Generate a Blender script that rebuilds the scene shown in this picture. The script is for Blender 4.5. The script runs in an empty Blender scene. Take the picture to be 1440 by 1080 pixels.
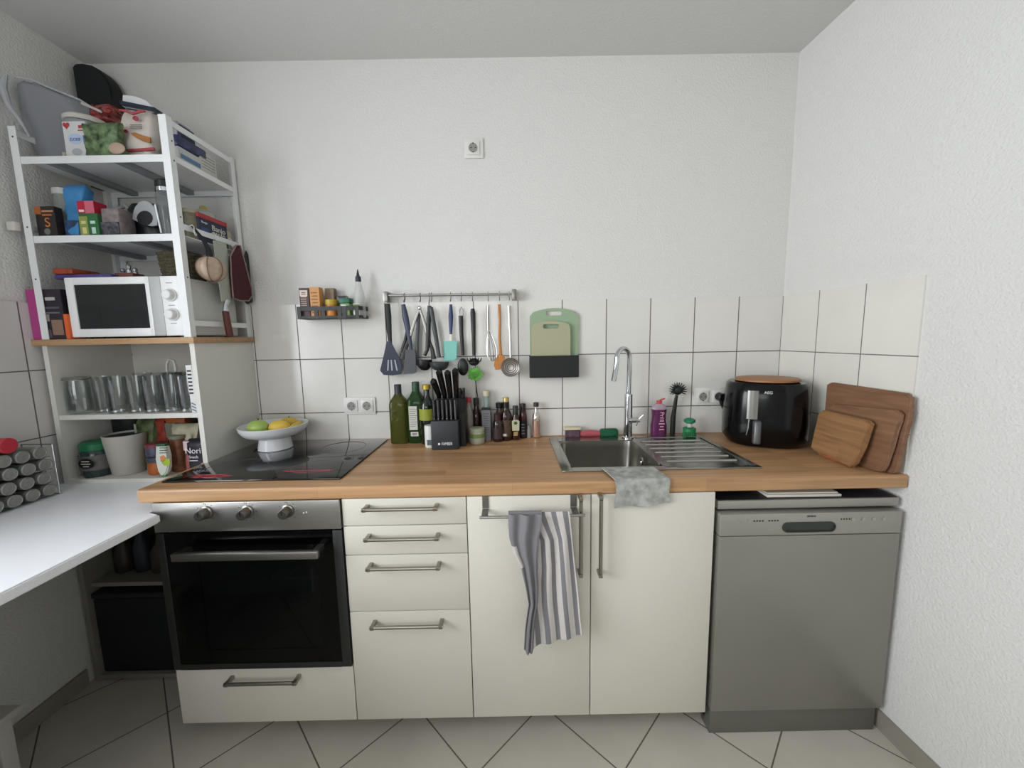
import bpy, bmesh, math, random
from mathutils import Vector, Matrix
random.seed(7)
C = bpy.context.scene.collection
S = bpy.context.scene

# ------------------------------------------------------------------ camera
CAM = Vector((-1.2386, -1.759, 1.3778)); YAW, PITCH, ROLL, F = 0.0031, -0.1194, -0.0184, 536.78
fwd = Vector((math.sin(YAW)*math.cos(PITCH), math.cos(YAW)*math.cos(PITCH), math.sin(PITCH)))
r0 = Vector((math.cos(YAW), -math.sin(YAW), 0)); u0 = r0.cross(fwd)
RT = math.cos(ROLL)*r0 + math.sin(ROLL)*u0
UP = -math.sin(ROLL)*r0 + math.cos(ROLL)*u0
cd = bpy.data.cameras.new('camera'); cam = bpy.data.objects.new('camera', cd); C.objects.link(cam)
m = Matrix((RT, UP, -fwd)).transposed().to_4x4(); m.translation = CAM; cam.matrix_world = m
cd.sensor_width = 36; cd.lens = 36*F/1440; cd.clip_start = 0.02
S.camera = cam
S.view_settings.view_transform = 'Standard'; S.view_settings.look = 'None'
S.view_settings.gamma = 1; S.view_settings.use_curve_mapping = False
S.view_settings.exposure = -0.06

# ------------------------------------------------------------------ light: overcast daylight through the window in the left wall, plus an added rear fill
wd = bpy.data.worlds.new('sky'); S.world = wd; wd.use_nodes = True
wd.node_tree.nodes['Background'].inputs[0].default_value = (0.72, 0.82, 1.0, 1)
wd.node_tree.nodes['Background'].inputs[1].default_value = 1.0
ld = bpy.data.lights.new('window_daylight', 'AREA'); ld.shape = 'RECTANGLE'; ld.size = 2.2; ld.size_y = 2.6
ld.energy = 215; ld.color = (0.93, 0.965, 1.0)
lo = bpy.data.objects.new('window_daylight', ld); C.objects.link(lo)
lo.location = (-4.1, -2.1, 1.75); lo.rotation_euler = (0, math.radians(-84), math.radians(8))
ld2 = bpy.data.lights.new('rear_fill_light', 'AREA'); ld2.shape = 'RECTANGLE'; ld2.size = 1.5; ld2.size_y = 1.3  # unseen fill lamp added behind the camera to brighten the back wall evenly
ld2.energy = 26; ld2.color = (1.0, 0.985, 0.96)
lo2 = bpy.data.objects.new('rear_fill_light', ld2); C.objects.link(lo2)
lo2.location = (-2.0, -3.72, 1.75); lo2.rotation_euler = (math.radians(90), 0, 0)

# ------------------------------------------------------------------ helpers
def at(px, py, ax, v):
    "the point of the plane ax = v that the photograph shows at (px, py)"
    d = fwd + RT*((px-720)/F) - UP*((py-540)/F); i = 'XYZ'.index(ax)
    return CAM + d*((v-CAM[i])/d[i])
def XY(px, py, y): return at(px, py, 'Y', y).x
def lin(h):
    h = h.lstrip('#'); c = [int(h[i:i+2], 16)/255 for i in (0, 2, 4)]
    return tuple(x/12.92 if x <= .04045 else ((x+.055)/1.055)**2.4 for x in c)+(1,)
MATS = {}
def pm(name, col, rough=.5, metal=0, coat=0, noise=0, nscale=30, bump=0, bscale=200, trans=0, ior=1.45, aniso=None):
    if name in MATS: return MATS[name]
    M = bpy.data.materials.new(name); MATS[name] = M; M.use_nodes = True
    nt = M.node_tree; b = nt.nodes['Principled BSDF']; c = lin(col)
    b.inputs['Base Color'].default_value = c; b.inputs['Roughness'].default_value = rough
    b.inputs['Metallic'].default_value = metal; b.inputs['Coat Weight'].default_value = coat
    b.inputs['Transmission Weight'].default_value = trans; b.inputs['IOR'].default_value = ior
    tc = nt.nodes.new('ShaderNodeTexCoord')
    if noise:
        n = nt.nodes.new('ShaderNodeTexNoise'); n.inputs['Scale'].default_value = nscale; n.inputs['Detail'].default_value = 4
        mp = nt.nodes.new('ShaderNodeMapping')
        if aniso: mp.inputs['Scale'].default_value = aniso
        nt.links.new(tc.outputs['Object'], mp.inputs[0]); nt.links.new(mp.outputs[0], n.inputs['Vector'])
        mx = nt.nodes.new('ShaderNodeMix'); mx.data_type = 'RGBA'
        mx.inputs[6].default_value = tuple(max(0, x*(1-noise)) for x in c[:3])+(1,)
        mx.inputs[7].default_value = tuple(min(1, x*(1+noise)) for x in c[:3])+(1,)
        rr = nt.nodes.new('ShaderNodeMapRange'); rr.inputs[1].default_value = .3; rr.inputs[2].default_value = .7
        nt.links.new(n.outputs[0], rr.inputs[0]); nt.links.new(rr.outputs[0], mx.inputs[0]); nt.links.new(mx.outputs[2], b.inputs['Base Color'])
    if bump:
        n = nt.nodes.new('ShaderNodeTexNoise'); n.inputs['Scale'].default_value = bscale; n.inputs['Detail'].default_value = 3
        bp = nt.nodes.new('ShaderNodeBump'); bp.inputs['Strength'].default_value = bump; bp.inputs['Distance'].default_value = .004
        nt.links.new(tc.outputs['Object'], n.inputs['Vector']); nt.links.new(n.outputs[0], bp.inputs['Height']); nt.links.new(bp.outputs[0], b.inputs['Normal'])
    return M
def glass(name, col='#ffffff', clear=.85, rough=.02):
    "thin clear glass or plastic film: lets light straight through and mirrors at grazing angles"
    if name in MATS: return MATS[name]
    M = bpy.data.materials.new(name); MATS[name] = M; M.use_nodes = True; nt = M.node_tree
    b = nt.nodes['Principled BSDF']; b.inputs['Base Color'].default_value = lin(col) if clear < .65 else (.05, .055, .055, 1); b.inputs['Roughness'].default_value = rough
    t = nt.nodes.new('ShaderNodeBsdfTransparent'); t.inputs[0].default_value = tuple(.6+.4*x for x in lin(col)[:3])+(1,) if clear < .98 else (1, 1, 1, 1)
    lw = nt.nodes.new('ShaderNodeLayerWeight'); lw.inputs[0].default_value = .5
    pw_ = nt.nodes.new('ShaderNodeMath'); pw_.operation = 'POWER'; pw_.inputs[1].default_value = 3; nt.links.new(lw.outputs['Facing'], pw_.inputs[0])
    mr = nt.nodes.new('ShaderNodeMapRange'); mr.inputs[3].default_value = 1-clear; mr.inputs[4].default_value = .75
    mx = nt.nodes.new('ShaderNodeMixShader')
    if clear >= .65:
        b = nt.nodes.new('ShaderNodeBsdfGlossy'); b.inputs[0].default_value = (.9, .93, .93, 1); b.inputs[1].default_value = rough+.03
    nt.links.new(pw_.outputs[0], mr.inputs[0]); nt.links.new(mr.outputs[0], mx.inputs[0])
    nt.links.new(t.outputs[0], mx.inputs[1]); nt.links.new(b.outputs[0], mx.inputs[2])
    nt.links.new(mx.outputs[0], nt.nodes['Material Output'].inputs[0])
    return M
def tile_mat(name, ua, ut, up, va, vt, vp, tile, grout, gw=.004, rough=.18, rot=False, mottle=.06, coat=0.0):
    M = bpy.data.materials.new(name); MATS[name] = M; M.use_nodes = True; nt = M.node_tree; N = nt.nodes; L = nt.links
    b = N['Principled BSDF']; tc = N.new('ShaderNodeTexCoord'); src = tc.outputs['Object']
    if rot:
        vr = N.new('ShaderNodeVectorRotate'); vr.rotation_type = 'Z_AXIS'; vr.inputs['Angle'].default_value = -math.pi/4
        L.new(src, vr.inputs['Vector']); src = vr.outputs[0]
    sp = N.new('ShaderNodeSeparateXYZ'); L.new(src, sp.inputs[0])
    def mth(op, a, bb=None):
        n = N.new('ShaderNodeMath'); n.operation = op
        for i, q in enumerate((a, bb)):
            if q is None: continue
            if isinstance(q, (int, float)): n.inputs[i].default_value = q
            else: L.new(q, n.inputs[i])
        return n.outputs[0]
    ms, fl = [], []
    for ax, t, p in ((ua, ut, up), (va, vt, vp)):
        q = mth('DIVIDE', mth('SUBTRACT', sp.outputs[ax], t), p)
        fl.append(mth('FLOOR', q))
        fr = mth('ABSOLUTE', mth('SUBTRACT', mth('FRACT', q), .5))
        ms.append(mth('GREATER_THAN', fr, .5-gw/(2*p)))
    mask = mth('MAXIMUM', ms[0], ms[1])
    cb = N.new('ShaderNodeCombineXYZ'); L.new(fl[0], cb.inputs[0]); L.new(fl[1], cb.inputs[1])
    wn = N.new('ShaderNodeTexWhiteNoise'); L.new(cb.outputs[0], wn.inputs[0])
    nz = N.new('ShaderNodeTexNoise'); nz.inputs['Scale'].default_value = 7; nz.inputs['Detail'].default_value = 5; L.new(tc.outputs['Object'], nz.inputs[0])
    sm = mth('ADD', mth('MULTIPLY', wn.outputs[0], .35), mth('MULTIPLY', nz.outputs[0], .9))
    c1 = N.new('ShaderNodeMix'); c1.data_type = 'RGBA'; c = lin(tile)
    c1.inputs[6].default_value = tuple(x*(1-mottle) for x in c[:3])+(1,); c1.inputs[7].default_value = tuple(min(1, x*(1+mottle)) for x in c[:3])+(1,)
    L.new(sm, c1.inputs[0])
    c2 = N.new('ShaderNodeMix'); c2.data_type = 'RGBA'; c2.inputs[7].default_value = lin(grout)
    L.new(c1.outputs[2], c2.inputs[6]); L.new(mask, c2.inputs[0]); L.new(c2.outputs[2], b.inputs['Base Color'])
    rg = mth('ADD', rough, mth('MULTIPLY', mask, .5)); L.new(rg, b.inputs['Roughness'])
    bp = N.new('ShaderNodeBump'); bp.inputs['Strength'].default_value = .25; bp.inputs['Distance'].default_value = .002
    hh = mth('ADD', mth('SUBTRACT', 1, mask), mth('MULTIPLY', nz.outputs[0], .8)); L.new(hh, bp.inputs['Height']); L.new(bp.outputs[0], b.inputs['Normal'])
    return M
def wood(name, light, dark, rough=.42, stave=(.5, .038), stretch=(3, 60, 60), board=.5, axis='X', coat=0):
    "oiled wood: long grain along one axis, glued staves"
    if name in MATS: return MATS[name]
    M = bpy.data.materials.new(name); MATS[name] = M; M.use_nodes = True; nt = M.node_tree; N = nt.nodes; L = nt.links
    b = N['Principled BSDF']; b.inputs['Roughness'].default_value = rough; b.inputs['Coat Weight'].default_value = coat
    tc = N.new('ShaderNodeTexCoord'); src = tc.outputs['Object']
    if axis != 'X':
        mr = N.new('ShaderNodeMapping'); mr.inputs['Rotation'].default_value = (0, math.pi/2, 0) if axis == 'Z' else (0, 0, math.pi/2)
        L.new(src, mr.inputs[0]); src = mr.outputs[0]
    mp = N.new('ShaderNodeMapping'); mp.inputs['Scale'].default_value = stretch; L.new(src, mp.inputs[0])
    n = N.new('ShaderNodeTexNoise'); n.inputs['Scale'].default_value = 1.6; n.inputs['Detail'].default_value = 7; n.inputs['Distortion'].default_value = .6; L.new(mp.outputs[0], n.inputs[0])
    br = N.new('ShaderNodeTexBrick'); br.inputs['Scale'].default_value = 1; br.inputs['Brick Width'].default_value = stave[0]; br.inputs['Row Height'].default_value = stave[1]
    br.inputs['Mortar Size'].default_value = .0006; br.inputs['Color1'].default_value = (0, 0, 0, 1); br.inputs['Color2'].default_value = (1, 1, 1, 1); br.inputs['Mortar'].default_value = (.2, .2, .2, 1); br.offset = .37
    L.new(src, br.inputs[0])
    a = N.new('ShaderNodeMath'); a.operation = 'MULTIPLY'; L.new(br.outputs['Color'], a.inputs[0]); a.inputs[1].default_value = board
    a2 = N.new('ShaderNodeMapRange'); a2.inputs[1].default_value = .3; a2.inputs[2].default_value = .72; a2.inputs[4].default_value = 1-board; L.new(n.outputs[0], a2.inputs[0])
    a3 = N.new('ShaderNodeMath'); a3.operation = 'ADD'; L.new(a.outputs[0], a3.inputs[0]); L.new(a2.outputs[0], a3.inputs[1])
    mx = N.new('ShaderNodeMix'); mx.data_type = 'RGBA'; mx.inputs[6].default_value = lin(dark); mx.inputs[7].default_value = lin(light)
    L.new(a3.outputs[0], mx.inputs[0]); L.new(mx.outputs[2], b.inputs['Base Color'])
    return M

class MB:
    def __init__(s): s.b = bmesh.new(); s.uv = None
    def _tag(s, fs, mi):
        for f in fs: f.material_index = mi
    def box(s, x0, x1, y0, y1, z0, z1, mi=0, bev=0, seg=2):
        x0, x1 = sorted((x0, x1)); y0, y1 = sorted((y0, y1)); z0, z1 = sorted((z0, z1))
        v = [s.b.verts.new(p) for p in ((x0,y0,z0),(x1,y0,z0),(x1,y1,z0),(x0,y1,z0),(x0,y0,z1),(x1,y0,z1),(x1,y1,z1),(x0,y1,z1))]
        fs = [s.b.faces.new([v[i] for i in q]) for q in ((3,2,1,0),(4,5,6,7),(0,1,5,4),(1,2,6,5),(2,3,7,6),(3,0,4,7))]
        s._tag(fs, mi)
        if bev:
            es = {e for f in fs for e in f.edges}
            r = bmesh.ops.bevel(s.b, geom=list(es), offset=bev, segments=seg, affect='EDGES', profile=.5)
            s._tag([f for f in r['faces']], mi)
        return s
    def loft(s, rings, mi=0, c0=True, c1=True):
        rv = [[s.b.verts.new(p) for p in r] for r in rings]; fs = []
        for a, b in zip(rv, rv[1:]):
            n = len(a)
            for i in range(n): fs.append(s.b.faces.new((a[i], a[(i+1) % n], b[(i+1) % n], b[i])))
        if c0: fs.append(s.b.faces.new(rv[0][::-1]))
        if c1: fs.append(s.b.faces.new(rv[-1]))
        s._tag(fs, mi); return s
    def lathe(s, x, y, prof, n=24, mi=0, sy=1.0, e=2, c0=True, c1=True):
        return s.loft([ring(x, y, z, r, r*sy, n, e) for r, z in prof], mi, c0, c1)
    def prism(s, poly, ax, a, b, mi=0, bev=0):
        def P(u, v, w): return {'X': (w, u, v), 'Y': (u, w, v), 'Z': (u, v, w)}[ax]
        r0 = [s.b.verts.new(P(u, v, a)) for u, v in poly]; r1 = [s.b.verts.new(P(u, v, b)) for u, v in poly]
        n = len(poly); fs = [s.b.faces.new((r0[i], r0[(i+1) % n], r1[(i+1) % n], r1[i])) for i in range(n)]
        fs += [s.b.faces.new(r0[::-1]), s.b.faces.new(r1)]
        s._tag(fs, mi)
        if bev:
            es = {e for f in fs[-2:] for e in f.edges}
            r = bmesh.ops.bevel(s.b, geom=list(es), offset=bev, segments=2, affect='EDGES'); s._tag(r['faces'], mi)
        return s
    def tube(s, pts, r, n=8, mi=0, flat=1.0, closed=False):
        pts = [Vector(p) for p in pts]; rr = r if isinstance(r, (list, tuple)) else [r]*len(pts); rings = []
        ref = None
        for i, p in enumerate(pts):
            d = (pts[min(i+1, len(pts)-1)]-pts[max(i-1, 0)]).normalized()
            if ref is None: ref = Vector((0, 1, 0)) if abs(d.y) < .9 else Vector((1, 0, 0))
            u = (ref-d*ref.dot(d)).normalized(); w = d.cross(u); ref = u
            rings.append([p+(u*math.cos(t)*flat+w*math.sin(t))*rr[i] for t in (2*math.pi*k/n for k in range(n))])
        return s.loft(rings, mi)
    def sph(s, c, r, sc=(1, 1, 1), n=16, m=10, mi=0, wob=0):
        rings = []
        for j in range(1, m):
            t = math.pi*j/m-math.pi/2
            rings.append([Vector((c[0]+r*sc[0]*math.cos(t)*math.cos(a)*(1+wob*random.uniform(-1, 1)), c[1]+r*sc[1]*math.cos(t)*math.sin(a)*(1+wob*random.uniform(-1, 1)), c[2]+r*sc[2]*math.sin(t))) for a in (2*math.pi*k/n for k in range(n))])
        s.loft(rings, mi); return s
    def grid(s, fn, nu, nv, thick=.002, mi=0, uvs=True):
        "sheet x,y,z = fn(u,v) given real thickness, uv stored"
        lay = s.b.loops.layers.uv.verify()
        P = [[Vector(fn(i/nu, j/nv)) for i in range(nu+1)] for j in range(nv+1)]
        def nrm(i, j):
            a = P[j][min(i+1, nu)]-P[j][max(i-1, 0)]; b = P[min(j+1, nv)][i]-P[max(j-1, 0)][i]
            n = a.cross(b); return n.normalized() if n.length > 1e-9 else Vector((0, -1, 0))
        A = [[s.b.verts.new(P[j][i]+nrm(i, j)*thick/2) for i in range(nu+1)] for j in range(nv+1)]
        B = [[s.b.verts.new(P[j][i]-nrm(i, j)*thick/2) for i in range(nu+1)] for j in range(nv+1)]
        def face(vs, uv):
            f = s.b.faces.new(vs); f.material_index = mi
            for l, q in zip(f.loops, uv): l[lay].uv = q
        for j in range(nv):
            for i in range(nu):
                q = [(i/nu, j/nv), ((i+1)/nu, j/nv), ((i+1)/nu, (j+1)/nv), (i/nu, (j+1)/nv)]
                face((A[j][i], A[j][i+1], A[j+1][i+1], A[j+1][i]), q)
                face((B[j+1][i], B[j+1][i+1], B[j][i+1], B[j][i]), [q[3], q[2], q[1], q[0]])
        for i in range(nu):
            for j, o in ((0, 1), (nv, 0)):
                vs = (A[j][i], B[j][i], B[j][i+1], A[j][i+1]); face(vs if o else vs[::-1], [(i/nu, j/nv)]*4)
        for j in range(nv):
            for i, o in ((0, 0), (nu, 1)):
                vs = (A[j][i], B[j][i], B[j+1][i], A[j+1][i]); face(vs if o else vs[::-1], [(i/nu, j/nv)]*4)
        return s
    def jit(s, a):
        for v in s.b.verts: v.co += Vector([random.uniform(-a, a) for _ in range(3)])
        return s
    def xf(s, M):
        bmesh.ops.transform(s.b, matrix=M, verts=s.b.verts); return s
    def turn(s, c, ax, deg):
        c = Vector(c); return s.xf(Matrix.Translation(c) @ Matrix.Rotation(math.radians(deg), 4, ax) @ Matrix.Translation(-c))
    def obj(s, name, mats, parent=None, sharp=38, sub=0):
        bmesh.ops.recalc_face_normals(s.b, faces=s.b.faces)
        o_w = parent['_w'] if parent is not None else None
        if o_w is None:
            zs = [v.co for v in s.b.verts]
            lo_, hi = [min(c[i] for c in zs) for i in range(3)], [max(c[i] for c in zs) for i in range(3)]
            org = Vector(((lo_[0]+hi[0])/2, (lo_[1]+hi[1])/2, lo_[2]))
            if name.split('_')[0] in ('wall', 'floor', 'ceiling', 'worktop'): org = Vector((0, 0, 0))
        else: org = Vector(o_w)
        for v in s.b.verts: v.co -= org
        for f in s.b.faces: f.smooth = True
        for e in s.b.edges:
            if len(e.link_faces) == 2 and e.calc_face_angle(0) > math.radians(sharp): e.smooth = False
        me = bpy.data.meshes.new(name); s.b.to_mesh(me); s.b.free()
        for q in (mats if isinstance(mats, (list, tuple)) else [mats]): me.materials.append(q)
        o = bpy.data.objects.new(name, me); C.objects.link(o)
        if parent is None: o.location = org
        else: o.parent = parent
        o['_w'] = list(org)
        if sub:
            md = o.modifiers.new('subdivision', 'SUBSURF'); md.levels = sub; md.render_levels = sub
        return o
def ring(x, y, z, rx, ry, n=24, e=2):
    out = []
    for k in range(n):
        t = 2*math.pi*k/n; c, s_ = math.cos(t), math.sin(t)
        out.append((x+rx*math.copysign(abs(c)**(2/e), c), y+ry*math.copysign(abs(s_)**(2/e), s_), z))
    return out
def tag(o, label, cat=None, group=None, kind=None):
    if label: o['label'] = label
    if cat: o['category'] = cat
    if group: o['group'] = group
    if kind: o['kind'] = kind
    return o
def thing(name, loc, label, cat, group=None):
    o = bpy.data.objects.new(name, None); C.objects.link(o); o.location = loc; o['_w'] = list(loc); o.empty_display_size = .05
    return tag(o, label, cat, group)
def struct(o): o['kind'] = 'structure'; return o
def text(body, x, y, z, size, mat, parent, rx=90, rz=0, ry=0, depth=.0004, width=None, name='lettering'):
    cu = bpy.data.curves.new('t', 'FONT'); cu.body = body; cu.size = size; cu.extrude = depth; cu.align_x = 'CENTER'; cu.align_y = 'CENTER'
    t = bpy.data.objects.new('t', cu); C.objects.link(t)
    bpy.context.view_layer.update()
    me = bpy.data.meshes.new_from_object(t.evaluated_get(bpy.context.evaluated_depsgraph_get()))
    bpy.data.objects.remove(t)
    R = Matrix.Translation((x, y, z)) @ Matrix.Rotation(math.radians(rz), 4, 'Z') @ Matrix.Rotation(math.radians(rx), 4, 'X') @ Matrix.Rotation(math.radians(ry), 4, 'Z')
    if width:
        xs = [v.co.x for v in me.vertices]; w = max(xs)-min(xs); R = R @ Matrix.Diagonal((width/w, 1, 1, 1))
    me.transform(R); me.transform(Matrix.Translation(-Vector(parent['_w'])))
    me.materials.clear(); me.materials.append(mat); me.name = name
    o = bpy.data.objects.new(name, me); C.objects.link(o); o.parent = parent; o['_w'] = parent['_w']
    return o
def copy_tree(root, loc):
    r = root.copy(); C.objects.link(r); r.location = loc
    for ch in list(root.children):
        c = ch.copy(); C.objects.link(c); c.parent = r
        for g in list(ch.children):
            d = g.copy(); C.objects.link(d); d.parent = c
    return r

# ------------------------------------------------------------------ materials
W_WALL = pm('woodchip_paint', '#dad9d5', .85, bump=.75, bscale=125)
W_CEIL = pm('ceiling_paint', '#d2d1cf', .9, bump=.3, bscale=120)
TILE_B = tile_mat('glazed_tiles_back', 0, 0.0, .2, 2, 1.5477-.2491*4, .2491, '#dad8d2', '#5f5a55', .0042)
TILE_R = tile_mat('glazed_tiles_right', 1, -.008, .1937, 2, 1.5477-.2491*4, .2491, '#dad8cf', '#6d675f', .0035)
TILE_L = tile_mat('glazed_tiles_left', 1, -.365, .2, 2, 1.541-.2491*4, .2491, '#cfcdca', '#5f5a55', .0042)
FLOOR = tile_mat('stone_floor_tiles', 0, -1.1406, .3333, 1, .4759, .3333, '#bfbaae', '#625b50', .0045, rough=.38, rot=True, mottle=.14)
WHITE = pm('white_laminate', '#d5d1c5', .38)
WHITE2 = pm('white_metal_lacquer', '#e4e6e6', .4)
BOARDW = pm('white_coated_board', '#f2f4f8', .3)
STEEL = pm('brushed_steel', '#a8a7a3', .34, 1, noise=.06, nscale=8, aniso=(2, 2, 120))
STEELD = pm('dark_brushed_steel', '#8f8e89', .36, 1, noise=.05, nscale=8, aniso=(1, 1, 100))
HANDLE = pm('satin_nickel', '#9c988f', .3, 1)
CHROME = pm('chrome', '#c9cccf', .08, 1)
SILVER = pm('silver_grey_lacquer', '#a2a097', .42, .55)
BLACK = pm('black_plastic', '#141517', .38)
BLACKG = pm('black_gloss', '#07080a', .16, ior=1.38)
BLACKM = pm('black_matt_metal', '#1b1c1e', .55)
HOB = pm('black_ceramic_glass', '#07080a', .05, coat=.3)
WTOP = wood('acacia_staves', '#c79c70', '#8b6846', .4, (.62, .042), (2.2, 50, 50), .5)
WSHELF = wood('beech_edge', '#bf9b74', '#9a7450', .5, (2, .1), (2, 50, 50), .2)
DARK = pm('dark_interior', '#17181a', .7)
GLASSC = glass('clear_glass', '#f6faf9', .94)
def soft(name, col, **k): return pm(name, col, k.pop('rough', .6), **k)

# ------------------------------------------------------------------ room shell
def wr(y): return .005 - .0417*y        # the right wall runs slightly out of square
ZC = 2.552
o = MB().box(-3.25, .4, -3.75, .25, -.12, 0).obj('floor', FLOOR); struct(o)
o = MB().box(-3.25, .4, -3.75, .25, ZC, ZC+.12).obj('ceiling', W_CEIL); struct(o)
wb = MB().box(-3.25, .3, 0.0, .15, 0, ZC).obj('wall_back', W_WALL); struct(wb)
MB().box(-3.0, .004, -.008, .02, .9, 1.5455).obj('tile_splashback', TILE_B, wb)
wrt = MB().prism([(wr(0), 0), (wr(-3.6), -3.6), (.35, -3.6), (.35, 0)], 'Z', 0, ZC).obj('wall_right', W_WALL); struct(wrt)
MB().prism([(wr(0)-.006, -.008), (wr(-.579)-.006, -.579), (wr(-.579)+.01, -.579), (wr(0)+.01, -.008)], 'Z', .9, 1.5455).obj('tile_splashback', TILE_R, wrt)
# left wall with a window opening
WY0, WY1, WZ0, WZ1 = -1.08, -2.7, .88, 2.38
wl = MB().box(-3.2, -3.0, WY0, 0, 0, ZC).box(-3.2, -3.0, -3.6, WY1, 0, ZC).box(-3.2, -3.0, WY1, WY0, 0, WZ0).box(-3.2, -3.0, WY1, WY0, WZ1, ZC).obj('wall_left', W_WALL); struct(wl)
MB().box(-3.01, -2.992, -1.07, -.006, .9, 1.539).obj('tile_splashback', TILE_L, wl)
# rear wall (behind the viewer) with a second window added for the fill light
wf = MB().box(-3.2, .35, -3.75, -3.6, 0, .95).box(-3.2, .35, -3.75, -3.6, 2.2, ZC).box(-3.2, -2.75, -3.75, -3.6, .95, 2.2).box(-1.25, .35, -3.75, -3.6, .95, 2.2).obj('wall_front', W_WALL); struct(wf)
def window(name, x0, x1, y0, y1, z0, z1, ax):
    f = MB(); t = .055
    if ax == 'X':
        for a, b in ((y0, y0+t), ((y0+y1)/2-t/2, (y0+y1)/2+t/2), (y1-t, y1)): f.box(x0, x1, a, b, z0, z1)
        f.box(x0, x1, y0, y1, z0, z0+t); f.box(x0, x1, y0, y1, z1-t, z1)
        g = MB().box((x0+x1)/2-.002, (x0+x1)/2+.002, y0+.02, y1-.02, z0+.02, z1-.02)
    else:
        for a, b in ((x0, x0+t), ((x0+x1)/2-t/2, (x0+x1)/2+t/2), (x1-t, x1)): f.box(a, b, y0, y1, z0, z1)
        f.box(x0, x1, y0, y1, z0, z0+t); f.box(x0, x1, y0, y1, z1-t, z1)
        g = MB().box(x0+.02, x1-.02, (y0+y1)/2-.002, (y0+y1)/2+.002, z0+.02, z1-.02)
    o = f.obj(name, WHITE2); struct(o); g.obj('pane', glass('window_glass', '#ffffff', .98), o)
window('window_1', -3.17, -3.12, WY1, WY0, WZ0, WZ1, 'X')
window('rear_fill_window', -2.75, -1.25, -3.68, -3.64, .95, 2.2, 'Y')  # added out of view so the rear fill light can enter
bb = tile_mat('baseboard_tile', 1, -.66, .333, 2, -1, 5, '#8f8a7f', '#6a655c', .004, rough=.4, mottle=.08)
o = MB().prism([(wr(0)-.009, -.001), (wr(-3.59)-.009, -3.59), (wr(-3.59), -3.59), (wr(0), -.001)], 'Z', 0, .068).obj('baseboard_right', bb); struct(o); 
o = MB().box(-2.999, -2.99, -3.59, -.34, 0, .068).obj('baseboard_left', bb); struct(o)

# ------------------------------------------------------------------ worktop with sink cut-out
SX0, SX1, SY0, SY1 = -1.045, -.40, -.495, -.065
SBX0, SBX1, SBY0, SBY1 = -1.05, -.70, -.482, -.118   # hole for the basin
ZT, ZB = .921, .8795; YF = -.592
t = MB()
def rx(y): return wr(y)-.007
t.box(-2.43, SBX0, YF+.02, -.009, ZB, ZT)
t.box(SBX0, SBX1, YF+.02, SBY0, ZB, ZT)
t.box(SBX0, SBX1, SBY1, -.009, ZB, ZT)
t.prism([(SBX1, -.009), (SBX1, YF+.02), (rx(YF+.02), YF+.02), (rx(0), -.009)], 'Z', ZB, ZT)
prof = [(YF+.02, ZB)]+[(YF+.002, ZB), (YF, ZB+.003)]+[(YF+.008-.008*math.cos(a), ZT-.008+.008*math.sin(a)) for a in (0, .4, .8, 1.2, 1.57)]+[(YF+.02, ZT)]
rg = [[(x, p[0], p[1]) for p in prof] for x in (-2.43, rx(YF))]
t.loft(rg)
o = t.obj('worktop', WTOP, sharp=30); tag(o, 'long brown wooden worktop of glued staves over the white base units', 'worktop')

# ------------------------------------------------------------------ bar handle helper
def bar_handle(x0, x1, z, y, parent, vertical=False, z2=None):
    b = MB()
    if not vertical:
        b.tube([(x0, y-.03, z), (x1, y-.03, z)], .006, 10)
        for x in (x0+.008, x1-.008): b.box(x-.006, x+.006, y-.036, y, z-.006, z+.006, bev=.0015)
    else:
        b.tube([(x0, y-.03, z), (x0, y-.03, z2)], .006, 10)
        for q in (z-.008, z2+.008): b.box(x0-.006, x0+.006, y-.036, y, q-.006, q+.006, bev=.0015)
    return b.obj('handle', HANDLE, parent)
FY = -.59; FT = .018
def front(name, x0, x1, z0, z1, parent):
    return MB().box(x0+.0015, x1-.0015, FY, FY+FT, z0+.0015, z1-.0015, bev=.0015).obj(name, WHITE, parent)
def carcass(x0, x1, z0, z1, parent, back=True):
    b = MB(); y0, y1 = FY+FT+.002, -.03; t = .016
    b.box(x0+.001, x0+t, y0, y1, z0, z1).box(x1-t, x1-.001, y0, y1, z0, z1).box(x0+t, x1-t, y0, y1, z0, z0+t).box(x0+t, x1-t, y1-.006, y1, z0+t, z1)
    b.obj('carcass', WHITE, parent)
    for x in (x0+.06, x1-.06):
        for y in (y0+.2, y1-.06):
            MB().lathe(x, y, [(.024, 0), (.024, .012), (.016, .014), (.016, z0)], 14).obj('leg', BLACK, parent)
X4, X3, X2, X1, X0 = -2.388, -1.788, -1.388, -.988, -.588
# drawer unit
u = thing('drawer_cabinet', (-1.588, -.3, 0), 'narrow white base unit with four stacked drawers right of the oven', 'cabinet')
carcass(X3, X2, .086, .878, u)
for z0, z1, hz in ((.786, .878, .853), (.686, .786, .754), (.487, .686, .655), (.083, .487, .452)):
    d = front('drawer', X3, X2, z0, z1, u); bar_handle(-1.712, -1.474, hz, FY, d)
# sink unit
u = thing('sink_cabinet', (-.988, -.3, 0), 'white base unit with two tall doors under the sink', 'cabinet')
carcass(X2, X0, .086, .878, u)
d = front('door', X2, X1, .083, .878, u); bar_handle(-1.026, 0, .628, FY, d, True, .868)
d = front('door', X1, X0, .083, .878, u); bar_handle(-.963, 0, .626, FY, d, True, .871)
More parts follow.
